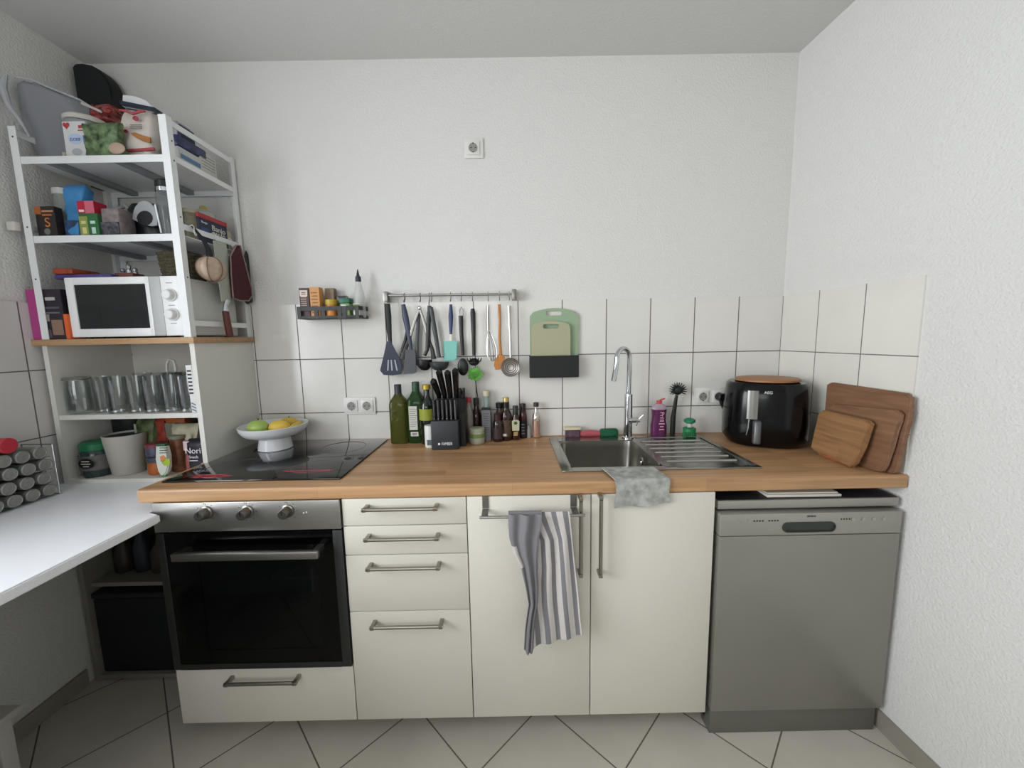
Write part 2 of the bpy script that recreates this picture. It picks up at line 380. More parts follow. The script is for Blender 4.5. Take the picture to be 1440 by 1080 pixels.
# oven housing
u = thing('oven_cabinet', (-2.088, -.3, 0), 'white oven housing unit with one wide drawer below the oven', 'cabinet')
b = MB(); y0, y1 = FY+FT+.002, -.03
b.box(X4, X4+.016, y0, y1, .086, .878).box(X3-.016, X3-.001, y0, y1, .086, .878).box(X4+.016, X3-.016, y0, y1, .086, .102).box(X4+.016, X3-.016, y0, y1, .27, .286)
b.obj('carcass', WHITE, u)
for x in (X4+.06, X3-.06):
    for y in (y0+.2, y1-.06): MB().lathe(x, y, [(.024, 0), (.024, .012), (.016, .014), (.016, .086)], 14).obj('leg', BLACK, u)
d = front('drawer', X4, X3, .083, .289, u); bar_handle(-2.205, -1.964, .259, FY, d)

# ------------------------------------------------------------------ oven
ov = thing('built_in_oven', (-2.088, -.58, .292), 'built-in oven with steel control panel and black glass door', 'oven')
ox0, ox1 = X4+.002, X3-.003
MB().box(ox0, ox1, -.598, -.574, .781, .8785, bev=.002).obj('control_panel', STEEL, ov)
kn = pm('knob_steel', '#77756f', .3, 1)
for x in (-2.214, -2.084, -1.955):
    b = MB().loft([[(x+q*math.cos(a), y, .846+q*math.sin(a)) for a in (2*math.pi*i/24 for i in range(24))] for q, y in ((.021, -.598), (.021, -.602), (.017, -.604), (.0155, -.628), (.013, -.631))])
    k = b.obj('knob', kn, ov)
    MB().box(x-.0012, x+.0012, -.632, -.6305, .846, .861).obj('pointer', BLACK, k)
for dx, dz in ((0, 0), (.009, .002)): MB().box(-1.905+dx-.0022, -1.905+dx+.0022, -.5992, -.598, .838+dz-.0022, .838+dz+.0022).obj('indicator_light', pm('lamp_lens', '#d9d4cc', .3), ov)
for x in (-2.214, -2.084, -1.955):
    b = MB()
    b.box(x-.0005, x+.0005, -.5983, -.598, .87, .876)
    for k in range(7):
        a = math.radians(-60+50*k); b.box(x+.029*math.sin(a)-.0012, x+.029*math.sin(a)+.0012, -.5986, -.598, .846+.029*math.cos(a)-.0012, .846+.029*math.cos(a)+.0012)
    tag(b.obj('dial_markings', BLACK, ov), None, kind='stuff')
b = MB(); t_ = .03; dz0, dz1 = .292, .776
b.box(ox0, ox0+t_*.8, -.596, -.575, dz0, dz1, bev=.0015); b.box(ox1-t_, ox1, -.596, -.575, dz0, dz1, bev=.0015); b.box(ox0+t_*.8, ox1-t_, -.596, -.575, dz0, dz0+.02)
dr = b.obj('door', pm('door_frame_steel', '#4b4c4c', .4, .9), ov)
g = pm('oven_black_glass', '#030304', .08, ior=1.3)
b = MB(); gx0, gx1, gz0, gz1 = ox0+t_*.8, ox1-t_, dz0+.02, dz1; hx0, hx1, hz0, hz1 = gx0+.1, gx1-.055, gz0+.05, gz1-.06
b.box(gx0, hx0, -.594, -.588, gz0, gz1).box(hx1, gx1, -.594, -.588, gz0, gz1).box(hx0, hx1, -.594, -.588, gz0, hz0).box(hx0, hx1, -.594, -.588, hz1, gz1)
b.obj('glass_surround', g, dr)
MB().box(hx0, hx1, -.593, -.589, hz0, hz1).obj('glass_pane', glass('tinted_oven_glass', '#0b0d0e', .6), dr)
b = MB(); b.box(gx0+.01, gx1-.01, -.06, -.05, gz0, gz1).box(gx0+.01, gx0+.018, -.57, -.06, gz0, gz1).box(gx1-.018, gx1-.01, -.57, -.06, gz0, gz1).box(gx0+.01, gx1-.01, -.57, -.06, gz0, gz0+.008).box(gx0+.01, gx1-.01, -.57, -.06, gz1-.008, gz1)
b.obj('cavity', pm('oven_enamel', '#24262a', .5), ov)
b = MB(); b.tube([(gx0+.02, -.54, .58), (gx1-.02, -.54, .58)], .003); b.tube([(gx0+.02, -.1, .58), (gx1-.02, -.1, .58)], .003)
for i in range(14): x = gx0+.03+i*(gx1-gx0-.06)/13; b.tube([(x, -.54, .582), (x, -.1, .582)], .0016, 6)
b.obj('rack', CHROME, ov)
b = MB().box(-2.30, -1.846, -.648, -.63, .709, .734, bev=.003)
for x in (-2.285, -1.86): b.box(x-.01, x+.01, -.635, -.593, .716, .73)
b.obj('handle', STEELD, dr)

# ------------------------------------------------------------------ hob
hb = thing('ceramic_hob', (-2.11, -.27, ZT), 'black glass ceramic hob set into the left end of the worktop', 'hob')
MB().box(-2.405, -1.812, -.533, -.03, ZT+.0005, ZT+.006, bev=.002).obj('glass_top', HOB, hb)
rm = pm('zone_print_grey', '#4a4c50', .3)
for x, y, r in ((-2.25, -.41, .105), (-1.96, -.41, .075), (-2.26, -.16, .075), (-1.96, -.16, .09)):
    b = MB(); n = 48
    b.loft([[(x+q*math.cos(2*math.pi*i/n), y+q*math.sin(2*math.pi*i/n), ZT+z) for i in range(n)] for q, z in ((r, .006), (r, .0064), (r-.0015, .0064), (r-.0015, .006))], c0=False, c1=False)
    b.obj('cooking_zone', rm, hb)
rd = pm('red_touch_print', '#c33a4a', .4)
for x0, x1, z in ((-2.335, -2.235, 0), (-2.33, -2.22, 1)):
    MB().loft([[(x0+(x1-x0)*i/24, -.505+.022*z+.012*math.sin(math.pi*i/24)*(1-2*z)+w, ZT+.0062+h) for i in range(25)] for w, h in ((0, 0), (0, .0004), (.006, .0004), (.006, 0))], c0=False, c1=False).obj('zone_mark', rd, hb)
for x0, x1, yy, a in ((-2.05, -1.87, -.455, .018), (-2.335, -2.2, -.49, .02)):
    MB().loft([[(x0+(x1-x0)*i/24, yy-a*math.sin(math.pi*i/24)+w, ZT+.0062+h) for i in range(25)] for w, h in ((0, 0), (0, .0004), (.004, .0004), (.004, 0))], c0=False, c1=False).obj('zone_mark', rd, hb)

# ------------------------------------------------------------------ sink
sk = thing('inset_sink', (-.72, -.28, ZT), 'stainless steel inset sink with ribbed draining board on the right', 'sink')
sm = pm('sink_steel', '#a5a49d', .24, 1, noise=.05, nscale=20)
rz = ZT+.004
b = MB()
ix0, ix1, iy0, iy1 = -1.032, -.712, -.470, -.128
b.box(-1.07, ix0, -.506, -.062, ZT+.0005, rz, bev=.0015).box(ix0, ix1, -.506, iy0, ZT+.0005, rz).box(ix0, ix1, iy1, -.062, ZT+.0005, rz)
b.box(ix1, -.384, -.504, -.480, ZT+.0005, rz, bev=.001).box(ix1, -.384, -.088, -.062, ZT+.0005, rz).box(-.402, -.384, -.480, -.088, ZT+.0005, rz)
b.box(ix1, ix1+.022, -.480, -.088, ZT+.0005, rz)
b.box(ix1+.022, -.402, -.480, -.088, ZT+.0004, ZT+.0012)
b.obj('rim', sm, sk)
for i in range(6):
    y = -.150-i*.054; MB().tube([(-.68+.0*i, y, ZT+.002), (-.425, y, ZT+.002)], .0045, 8).obj('drainer_rib', sm, sk)
b = MB(); cx, cy = (ix0+ix1)/2, (iy0+iy1)/2; wx, wy = (ix1-ix0)/2, (iy1-iy0)/2
b.loft([ring(cx, cy, z, wx+d, wy+d, 40, 9) for z, d in ((rz, .004), (rz-.002, -.001), (rz-.03, -.004), (rz-.15, -.010), (rz-.165, -.02), (rz-.17, -.05))], c0=False)
b.loft([ring(cx, cy, z, wx+d, wy+d, 40, 9) for z, d in ((rz-.003, .002), (rz-.15, -.006), (rz-.172, -.02), (rz-.174, -.06))], c0=False)
bs = b.obj('basin', pm('basin_steel', '#8f8d84', .3, 1, noise=.08, nscale=12), sk)
MB().lathe(cx, cy, [(.0, rz-.1695), (.04, rz-.1695), (.042, rz-.167), (.03, rz-.167), (.012, rz-.168)], 24, c0=False).obj('drain', CHROME, sk)
b = MB().loft([[(ix1-.014-y, -.30+q*math.cos(a), .885+q*math.sin(a)) for a in (2*math.pi*i/20 for i in range(20))] for q, y in ((.016, 0), (.016, .003), (.011, .004), (.01, .001))])
b.obj('overflow', CHROME, sk)

# ------------------------------------------------------------------ tap
tp = thing('kitchen_tap', (-.718, -.088, rz), 'tall chrome tap with a swan-neck spout behind the sink', 'tap')
MB().lathe(-.718, -.088, [(.026, rz), (.026, rz+.004), (.0185, rz+.008), (.0175, rz+.19), (.0165, rz+.198), (.011, rz+.2)], 24).obj('body', CHROME, tp)
cx_, r_ = -.753, .04; pts = [(-.718, -.088, rz+.19), (-.717, -.089, rz+.33)]
sp = []
for i in range(0, 13):
    a = math.pi*i/12*1.06; sp.append((-.717-.036+.036*math.cos(a), -.089-.028*(1-math.cos(a)), rz+.355+.045*math.sin(a)))
end = sp[-1]; sp.append((end[0]-.010, end[1]-.012, end[2]-.05)); sp.append((end[0]-.018, end[1]-.02, rz+.265))
MB().tube([(-.718, -.088, rz+.19), (-.7175, -.0885, rz+.27)]+sp, .0105, 14).obj('spout', CHROME, tp)
b = MB().tube([(-.718, -.1, rz+.082), (-.682, -.108, rz+.084)], .0125, 14); b.tube([(-.684, -.108, rz+.084), (-.672, -.110, rz+.082)], [.012, .008], 14)
b.tube([(-.68, -.108, rz+.084), (-.668, -.112, rz+.1), (-.66, -.115, rz+.108)], [.005, .004, .003], 8)
b.tube([(-.684, -.112, rz+.08), (-.692, -.122, rz+.062)], [.005, .003], 8)
b.obj('lever', CHROME, tp)

# ------------------------------------------------------------------ dishwasher
dw = thing('dishwasher', (-.285, -.3, 0), 'freestanding silver grey dishwasher at the right end under the worktop', 'dishwasher')
dx0, dx1 = -.576, .008
MB().box(dx0+.004, dx1-.004, -.555, -.04, .03, .808).obj('housing', pm('dishwasher_body', '#55574f', .5, .3), dw)
MB().box(dx0, dx1+.004, -.583, -.04, .814, .843, bev=.003).obj('lid', [SILVER], dw)
MB().box(dx0+.002, dx1+.002, -.578, -.04, .8432, .8447).obj('top_liner', pm('lid_top_dark', '#26272a', .5), dw)
b = MB()
b.box(dx0, dx1, -.602, -.556, .732, .806, bev=.003)
cp = b.obj('control_panel', SILVER, dw)
hx = (-.377, -.205, .742, .776)
def slot(x0, x1, z0, z1, y, n=8):
    r = (z1-z0)/2; zc = (z0+z1)/2
    return [(x1-r+r*math.cos(a), zc+r*math.sin(a)) for a in (math.pi*(-.5+i/n) for i in range(n+1))]+[(x0+r+r*math.cos(a), zc+r*math.sin(a)) for a in (math.pi*(.5+i/n) for i in range(n+1))]
p1 = slot(*hx, 0); p2 = slot(hx[0]+.004, hx[1]-.004, hx[2]+.004, hx[3]-.004, 0)
b = MB().loft([[(x, y, z) for x, z in p] for p, y in ((p1, -.601), (p1, -.6055), (p2, -.606), (p2, -.6022))], c0=False)
b.obj('grip_recess', [pm('grip_dark', '#3c3e3c', .35, .4)], cp)
for x in (-.522, -.484, -.150, -.118, -.084, -.052): MB().loft([[(x+.006*math.cos(a), y, .782+.006*math.sin(a)) for a in (2*math.pi*i/14 for i in range(14))] for y in (-.602, -.6045)]).obj('button', pm('button_grey', '#a5a69f', .3, .5), cp)
b = MB()
for i in range(8): b.box(-.47+i*.009+(.012 if i > 3 else 0), -.465+i*.009+(.012 if i > 3 else 0), -.6024, -.602, .780, .785)
for i in range(5): b.box(-.19+i*.0085, -.186+i*.0085, -.6024, -.602, .781, .786)
tag(b.obj('panel_print', BLACK, cp), None, kind='stuff')
text('SIEMENS', -.285, -.6024, .795, .008, BLACK, cp)
MB().box(dx0, dx1, -.602, -.556, .098, .7305, bev=.004).obj('door', pm('dishwasher_door', '#918f86', .42, .55, noise=.04, nscale=3), dw)
MB().box(dx0+.004, dx1-.006, -.588, -.53, .0, .093, bev=.002).obj('kickplate', pm('kick_grey', '#76766f', .45, .5), dw)
o = MB().box(-.405, -.165, -.57, -.34, .8455, .8535, bev=.001).box(-.40, -.17, -.56, -.33, .8537, .8575).turn((-.285, -.46, .85), 'Z', -1).obj('paper_booklet', pm('paper_white', '#d8d5cb', .7))
tag(o, 'thin white booklet pushed into the gap on top of the dishwasher', 'booklet')

# ------------------------------------------------------------------ towel rail on the door, tea towel, dishcloth
tr = thing('over_door_towel_rail', (-1.18, -.6, .83), 'steel over-door towel bar hooked on the left sink door', 'towel rail')
for x in (-1.327, -1.045):
    b = MB(); b.box(x-.010, x+.010, -.5925, -.5912, .838, .8788); b.box(x-.010, x+.010, -.630, -.5925, .834, .8365); b.box(x-.010, x+.010, -.632, -.6295, .826, .8365)
    b.obj('bracket', STEELD, tr)
MB().tube([(-1.343, -.636, .829), (-1.017, -.636, .830)], .0048, 10).obj('bar', STEEL, tr)
def towel_stripes():
    M = bpy.data.materials.new('striped_terry'); M.use_nodes = True; nt = M.node_tree; N = nt.nodes; L = nt.links; b = N['Principled BSDF']; b.inputs['Roughness'].default_value = .95
    uv = N.new('ShaderNodeUVMap'); sp_ = N.new('ShaderNodeSeparateXYZ'); L.new(uv.outputs[0], sp_.inputs[0])
    cr = N.new('ShaderNodeValToRGB'); cr.color_ramp.interpolation = 'CONSTANT'; L.new(sp_.outputs[0], cr.inputs[0])
    seq = [(0, 'w'), (.05, 'g'), (.2, 'w'), (.24, 'g'), (.33, 'w'), (.41, 'g'), (.49, 'w'), (.575, 'g'), (.655, 'w'), (.74, 'g'), (.81, 'w'), (.90, 'g'), (.975, 'w')]
    col = {'g': lin('#7f7d80'), 'w': lin('#cdc8c3')}
    e = cr.color_ramp.elements; e[0].color = col['w']; e[1].position = seq[1][0]; e[1].color = col['g']
    for p_, c_ in seq[2:]: q = e.new(p_); q.color = col[c_]
    n = N.new('ShaderNodeTexNoise'); n.inputs['Scale'].default_value = 60; tc = N.new('ShaderNodeTexCoord'); L.new(tc.outputs['Object'], n.inputs[0])
    mx = N.new('ShaderNodeMix'); mx.data_type = 'RGBA'; mx.blend_type = 'MULTIPLY'; mx.inputs[0].default_value = .35
    L.new(cr.outputs[0], mx.inputs[6]); L.new(n.outputs[0], mx.inputs[7]); 
    mr_ = N.new('ShaderNodeMix'); mr_.data_type = 'RGBA'; mr_.inputs[0].default_value = .3; L.new(cr.outputs[0], mr_.inputs[6]); L.new(mx.outputs[2], mr_.inputs[7])
    L.new(mr_.outputs[2], b.inputs['Base Color'])
    bp = N.new('ShaderNodeBump'); bp.inputs['Strength'].default_value = .6; bp.inputs['Distance'].default_value = .002; n2 = N.new('ShaderNodeTexNoise'); n2.inputs['Scale'].default_value = 400
    L.new(tc.outputs['Object'], n2.inputs[0]); L.new(n2.outputs[0], bp.inputs['Height']); L.new(bp.outputs[0], b.inputs['Normal'])
    return M
TW = towel_stripes()
def lerp(a, b, t): return a+(b-a)*t
def pw(v, pts):
    for (a, x), (b, y) in zip(pts, pts[1:]):
        if v <= b: return lerp(x, y, (v-a)/(b-a))
    return pts[-1][1]
def tz(px, py, y=-.63): q = at(px, py, 'Y', y); return q.x, q.z
def zp(x, y): return 690+x/4.906, 700+y/4.909        # the close-up crop of the towel
# v: 0 = back hem, .12 = over the bar, 1 = front hem
Lp = [(105, 250), (140, 262), (300, 265), (460, 272), (600, 262), (720, 262), (900, 285), (1000, 292)]
Rp = [(105, 542), (300, 562), (400, 572), (650, 600), (800, 612), (918, 625)]
def mainpanel(u, v):
    if v < .2:
        t = v/.2; z = lerp(.70, .838, t); x = lerp(-1.253+.02, -1.066, u); q = tz(*zp(lerp(130, 540, u), 105)); x = q[0]
        return (x+.01*(1-t), lerp(-.6115, -.629, t)+.002*math.sin(u*19), z)
    t = (v-.2)/.8
    if t < .04: 
        a = t/.04*math.pi; q = tz(*zp(lerp(150, 541, u), 105)); return (q[0], -.636+.0075*math.cos(a), .835+.0075*math.sin(a))
    t = (t-.04)/.96
    yl = 105+t*(1000-105); yr = 105+t*(918-105)
    xl = pw(yl, [(p, q) for p, q in Lp]); xr = pw(yr, [(p, q) for p, q in Rp])
    xl = lerp(150, xl, min(1, t*5))
    q = tz(*zp(lerp(xl, xr, u), lerp(yl, yr, u)))
    return (q[0], -.6435-.005*math.sin(u*17+t*2.2)*min(1, t*4)-.003*t, q[1])
fo = [(105, 122, 352), (180, 124, 350), (270, 130, 330), (380, 165, 322), (460, 208, 318), (600, 240, 325), (720, 262, 322), (820, 247, 305), (900, 238, 300), (1035, 231, 294)]
def foldpanel(u, v):
    y = 105+v*(1040-105); xl = pw(y, [(a, b_) for a, b_, c in fo]); xr = pw(y, [(a, c) for a, b_, c in fo])
    q = tz(*zp(lerp(xl, xr, u), y+ (12*math.sin(u*math.pi) if v > .97 else 0)), y=-.65)
    return (q[0], -.6545-.010*math.sin(u*math.pi)-.006*math.sin(u*14+v*3), q[1])
b = MB().grid(mainpanel, 46, 60, .0025)
lay = b.b.loops.layers.uv.verify()
for f in b.b.faces:
    for l in f.loops: l[lay].uv = (.2+.8*l[lay].uv[0], l[lay].uv[1])
before = set(b.b.faces)
b.grid(foldpanel, 26, 50, .0025)
for f in b.b.faces:
    if f not in before:
        for l in f.loops:
            uu, vv = l[lay].uv; l[lay].uv = (.08+.1*uu if not (uu < .16 and .22 < vv < .40) else .02, vv)
# the front layer continues over the bar
def cap(u, v):
    a = v*math.pi; q = tz(*zp(lerp(122, 352, u), 105), y=-.645); return (q[0], -.640+.0125*math.cos(a), .8355+.0125*math.sin(a)*1)
before = set(b.b.faces); b.grid(cap, 20, 8, .0025)
for f in b.b.faces:
    if f not in before:
        for l in f.loops: l[lay].uv = (.08+.1*l[lay].uv[0], .1)
o = b.obj('tea_towel', TW, sharp=80); tag(o, 'grey and white striped tea towel folded over the over-door rail', 'towel')

# dishcloth over the front edge
q0, q1 = at(845, 658, 'Z', rz+.003), at(918, 657, 'Z', rz+.003)
def dish(u, v):
    xa, xb = lerp(q0.x, q1.x, u), lerp(-.915, -.741, u)
    if v < .45:
        t = v/.45; return (lerp(xa, xb, t), lerp(-.492, -.593, t), rz+.0035+.0012*math.sin(u*13+t*4)-.001*t)
    t = (v-.45)/.55
    if t < .12:
        a = t/.12*math.pi/2; return (xb, -.593-.007*math.sin(a), rz+.0035-.001-.007*(1-math.cos(a)))
    t = (t-.12)/.88
    return (xb+.003*math.sin(t*5+u*3), -.6005-.003*math.sin(u*11+1)*t-.002, lerp(.917, .835+.012*u+.004*math.sin(u*9), t))
o = MB().grid(dish, 30, 30, .003).obj('dishcloth', pm('damp_grey_cloth', '#a9aaa4', .95, noise=.3, nscale=45, bump=.8, bscale=500), sharp=80)
tag(o, 'wet grey dishcloth hanging over the worktop edge in front of the sink', 'cloth')


# ================================================================== LEFT CORNER
# white board along the left wall, running under the corner cabinet
BZ = .850
b = MB().prism([(-2.989, -.01), (-2.395, -.01), (-2.395, -.606), (-2.350, -.612), (-2.350, -2.4), (-2.989, -2.4)], 'Z', BZ-.028, BZ, bev=.004)
o = thing('side_board', (-2.69, -1.2, 0), 'glossy white board shelf along the left wall at window sill height', 'board shelf')
b.obj('board_top', BOARDW, o)
MB().box(-2.985, -2.36, -1.42, -1.395, .0005, BZ-.0285).obj('shade_panel', BOARDW, o)  # unseen panel added to block light and keep the lower left dark
MB().box(-2.985, -2.36, -2.38, -2.355, .0005, BZ-.0285).obj('shade_panel', BOARDW, o)  # second unseen panel, widened to extend the shade under the board
t = thing('low_shelf', (-2.70, -.17, 0), 'dark low open shelf in the shadow under the white board', 'shelf')
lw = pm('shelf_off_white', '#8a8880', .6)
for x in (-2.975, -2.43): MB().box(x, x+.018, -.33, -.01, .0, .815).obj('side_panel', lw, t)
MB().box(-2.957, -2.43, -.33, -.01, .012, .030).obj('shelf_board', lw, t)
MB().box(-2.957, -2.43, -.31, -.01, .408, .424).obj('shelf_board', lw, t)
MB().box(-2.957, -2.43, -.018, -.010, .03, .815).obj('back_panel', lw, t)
cc = thing('storage_box', (-2.78, -.18, .031), 'black storage box on the bottom of the low shelf under the white board', 'box')
MB().box(-2.95, -2.60, -.32, -.04, .031, .36, bev=.01).obj('body', pm('box_black', '#101216', .75), cc)
MB().box(-2.952, -2.598, -.323, -.037, .361, .385, bev=.006).obj('lid', pm('box_lid', '#16181c', .7), cc)
p = at(232, 871, 'Y', -.30)
g = thing('garlic_bulb', (-2.545, -.26, .031), 'small pale round bulb hanging beside the black storage box', 'bulb') if False else None
for i, (x, h, r, col, lab) in enumerate(((-2.90, .17, .035, '#3a3330', 'dark brown bottle on the low shelf, nearest the left wall'), (-2.82, .20, .032, '#2f3540', 'slate bottle on the low shelf, second from the left wall'), (-2.74, .15, .04, '#40362e', 'short dark jar on the low shelf between two bottles'), (-2.66, .22, .033, '#2b3028', 'tall dark green bottle on the low shelf, nearest the oven'))):
    o = thing('bottle', (x, -.22, .425), lab, 'bottle')
    MB().lathe(x, -.22, [(r*.9, .4255), (r, .435), (r, .425+h*.6), (r*.45, .425+h*.8), (r*.4, .425+h*.92)], 16).obj('body', pm('dim_bottle_'+str(i), col, .4), o)
    MB().lathe(x, -.22, [(r*.5, .425+h*.92), (r*.5, .425+h)], 16).obj('cap', BLACK, o)

# white corner cabinet: open, one shelf
cb = thing('corner_shelf_cabinet', (-2.69, -.17, BZ), 'open white corner cabinet with one shelf under the beech board', 'cabinet')
CX0, CX1, CY = -2.972, -2.410, -.330
cw = pm('cabinet_white', '#d8d7d0', .5)
MB().box(CX0, CX0+.018, CY, -.009, BZ+.0005, 1.381).obj('side_panel', cw, cb)
MB().box(CX1-.018, CX1, CY, -.009, ZT+.0005, 1.381).box(CX1-.018, -2.4365, CY, -.009, BZ+.0005, ZT).obj('side_panel', cw, cb)
MB().box(CX0+.018, CX1-.018-.009, CY, -.015, BZ+.0005, BZ+.016).obj('bottom_panel', cw, cb)
MB().box(CX0+.018, CX1-.018, CY+.003, -.015, 1.100, 1.118).obj('shelf_board', cw, cb)
MB().box(CX0+.018, CX1-.018, -.0148, -.009, BZ+.016, 1.381).obj('back_panel', cw, cb)
for px_, py_ in ((165, 497.5), (185, 498.7)):
    h_ = at(px_, py_, 'Y', -.0155); MB().loft([[(h_.x+.004*math.cos(a), y, h_.z+.004*math.sin(a)) for a in (2*math.pi*i/12 for i in range(12))] for y in (-.0149, -.0156)]).obj('screw_hole', BLACK, cb)
o = MB().box(-2.992, -2.398, -.345, -.009, 1.3815, 1.4035, bev=.001).obj('beech_board', WSHELF); tag(o, 'beech coloured board on top of the white corner cabinet, carrying the microwave', 'board')

# white metal shelf rack
rk = thing('metal_shelf_rack', (-2.68, -.17, 1.4035), 'white metal shelf rack with two shelves standing on the beech board', 'shelf rack')
RZ0, RZ1 = 1.404, 2.150
def lpost(x, sx, y, sy, top):
    b = MB(); b.box(x, x+sx*.026, y, y+sy*.002, RZ0, top).box(x, x+sx*.002, y+sy*.002, y+sy*.024, RZ0, top)
    b.obj('post', WHITE2, rk)
LX, RX = -2.955, -2.409
lpost(LX, 1, -.340, 1, 2.135); lpost(RX, -1, -.340, 1, 2.165); lpost(LX, 1, -.010, -1, 2.135); lpost(RX, -1, -.010, -1, 2.165)
for z, lab in ((2.036, 0), (1.770, 0)):
    b = MB(); b.box(LX+.003, RX-.003, -.336, -.014, z-.003, z)
    b.box(LX+.003, RX-.027, -.3375, -.335, z-.024, z); b.box(LX+.003, RX-.003, -.015, -.013, z-.024, z)
    sh = b.obj('shelf_tray', WHITE2, rk)
    for x in (-2.86, -2.62): MB().box(x, x+.028, -.333, -.016, z-.020, z-.0035).obj('stiffening_bar', pm('bar_grey', '#8b8f90', .5), sh)
for z in (2.148, 2.030, 1.800, 1.455):
    MB().box(RX-.0062, RX-.0025, -.3375, -.012, z-.010, z+.010).obj('side_rail', WHITE2, rk)
for z in (2.12, 1.80): MB().box(LX+.0025, LX+.005, -.335, -.012, z-.010, z+.010).obj('side_rail', WHITE2, rk)
b = MB()
for x, zs in ((LX+.013, (2.10, 1.80, 1.62)), (RX-.0225, ())):
    for z in zs: b.loft([[(x+.003*math.cos(a), y, z+.003*math.sin(a)) for a in (2*math.pi*i/10 for i in range(10))] for y in (-.3400, -.3406)])
for z in (2.085, 2.02, 1.62, 1.99-.16): b.loft([[(x, -.325+.003*math.cos(a), z+.003*math.sin(a)) for a in (2*math.pi*i/10 for i in range(10))] for x in (RX-.0002, RX+.0004)])
tag(b.obj('screw_hole', BLACK, rk), None, kind='stuff')
o = MB().box(-2.990, -2.960, -.362, -.3425, 1.785, 1.815, bev=.004).obj('wall_spacer', pm('putty_white', '#cfcac2', .7)); tag(o, 'small pale block between the shelf rack and the left wall', 'spacer')

# microwave
mw = thing('microwave', (-2.62, -.18, 1.4035), 'white microwave with black door window and two round dials', 'microwave')
MX0, MX1, MY, MZ0, MZ1 = -2.852, -2.437, -.332, 1.410, 1.625
MW = pm('microwave_white', '#eceded', .3)
MB().box(MX0, MX1, MY+.02, -.05, MZ0, MZ1-.001, bev=.006).obj('body', pm('microwave_case', '#cfd0cc', .4), mw)
b = MB(); wx0, wx1, wz0, wz1 = MX0+.03, -2.563, MZ0+.030, MZ1-.026
xd = -2.547
b.box(MX0, wx0, MY, MY+.019, MZ0, MZ1, bev=.003).box(wx1, xd, MY, MY+.019, MZ0, MZ1, bev=.003).box(wx0-.003, wx1+.003, MY+.0003, MY+.019, MZ0, wz0, bev=.002).box(wx0-.003, wx1+.003, MY+.0003, MY+.019, wz1, MZ1, bev=.002)
d = b.obj('door', MW, mw)
MB().box(wx0, wx1, MY+.004, MY+.016, wz0, wz1).obj('window', pm('microwave_window', '#14181b', .15, coat=.4), d)
MB().box(xd+.0005, xd+.040, MY+.001, MY+.019, MZ0, MZ1, bev=.003).obj('door_grip', pm('grip_grey', '#b9bab9', .4), d)
cp = MB().box(xd+.041, MX1, MY, MY+.019, MZ0, MZ1, bev=.003).obj('control_panel', MW, mw)
for x, z in ((-2.4725, 1.557), (-2.4720, 1.487)):
    b = MB().loft([[(x+q*math.cos(a), y, z+q*math.sin(a)) for a in (2*math.pi*i/24 for i in range(24))] for q, y in ((.0235, MY), (.0235, MY-.003), (.019, MY-.005), (.0165, MY-.02), (.014, MY-.022))])
    k = b.obj('dial', pm('dial_white', '#dcdcda', .3), cp)
for z in (1.600, 1.520, 1.455):
    MB().box(-2.485, -2.462, MY-.0004, MY, z-.0012, z+.0012).obj('panel_print', pm('print_grey', '#8a8a8a', .5), cp)
for x in (MX0+.03, MX1-.03):
    for y in (-.30, -.08): MB().lathe(x, y, [(.01, 1.4037), (.01, 1.411)], 12).obj('foot', BLACK, mw)
TOPM = MZ1

# things beside and on the microwave
t = thing('cereal_box', (-2.93, -.27, 1.4036), 'dark box with a pink side standing left of the microwave', 'box')
MB().box(-2.990, -2.868, -.335, -.20, 1.4036, 1.585).obj('carton', pm('carton_dark', '#2c2530', .45, noise=.3, nscale=25), t)
MB().box(-2.9935, -2.990, -.335, -.20, 1.4036, 1.585).obj('pink_side', pm('pink_card', '#a8417f', .5), t)
MB().box(-2.990, -2.955, -.3362, -.335, 1.4036, 1.585).obj('pink_edge', pm('pink_card', '#a8417f', .5), t)
for i, (z0, z1, x0, x1, c) in enumerate(((1.545, 1.556, -2.925, -2.89, '#b7b2b0'), (1.515, 1.522, -2.945, -2.88, '#5b5560'), (1.498, 1.503, -2.945, -2.88, '#6f6a72'), (1.47, 1.495, -2.95, -2.92, '#8a8180'), (1.42, 1.475, -2.915, -2.875, '#8b6f60'), (1.41, 1.44, -2.95, -2.92, '#584a50'))):
    MB().box(x0, x1, -.3366, -.335, z0, z1).obj('print', pm('box_print_'+str(i), c, .5), t)
t = thing('orange_carton', (-2.86, -.29, 1.4036), 'narrow orange packet squeezed between the dark pink-sided box and the microwave', 'packet')
MB().box(-2.8665, -2.853, -.339, -.22, 1.4036, 1.495, bev=.001).obj('packet', pm('orange_pack', '#d9622c', .45), t)
t = thing('snack_packet', (-2.83, -.22, TOPM), 'flat purple packet with an orange corner lying on the microwave', 'packet')
MB().box(-2.925, -2.71, -.30, -.13, TOPM+.0005, TOPM+.018, bev=.007).obj('pouch', pm('purple_foil', '#544a8c', .35, noise=.3, nscale=30), t)
MB().box(-2.925, -2.85, -.302, -.20, TOPM+.0185, TOPM+.040, bev=.006).obj('orange_end', pm('orange_foil', '#a04a30', .4, noise=.35, nscale=40), t)
t = thing('cruet_set', (-2.69, -.25, TOPM), 'small set of three steel-topped spice mills in a reddish stand on the microwave', 'spice mills')
MB().box(-2.725, -2.655, -.275, -.225, TOPM+.0005, TOPM+.024, bev=.003).obj('stand', pm('stand_redbrown', '#7a4a42', .4), t)
for x, h in ((-2.713, .045), (-2.690, .062), (-2.667, .047)): MB().lathe(x, -.25, [(.009, TOPM+.0245), (.009, TOPM+h*.6), (.0065, TOPM+h*.68), (.009, TOPM+h*.85), (.004, TOPM+h)], 12).obj('mill', CHROME, t)
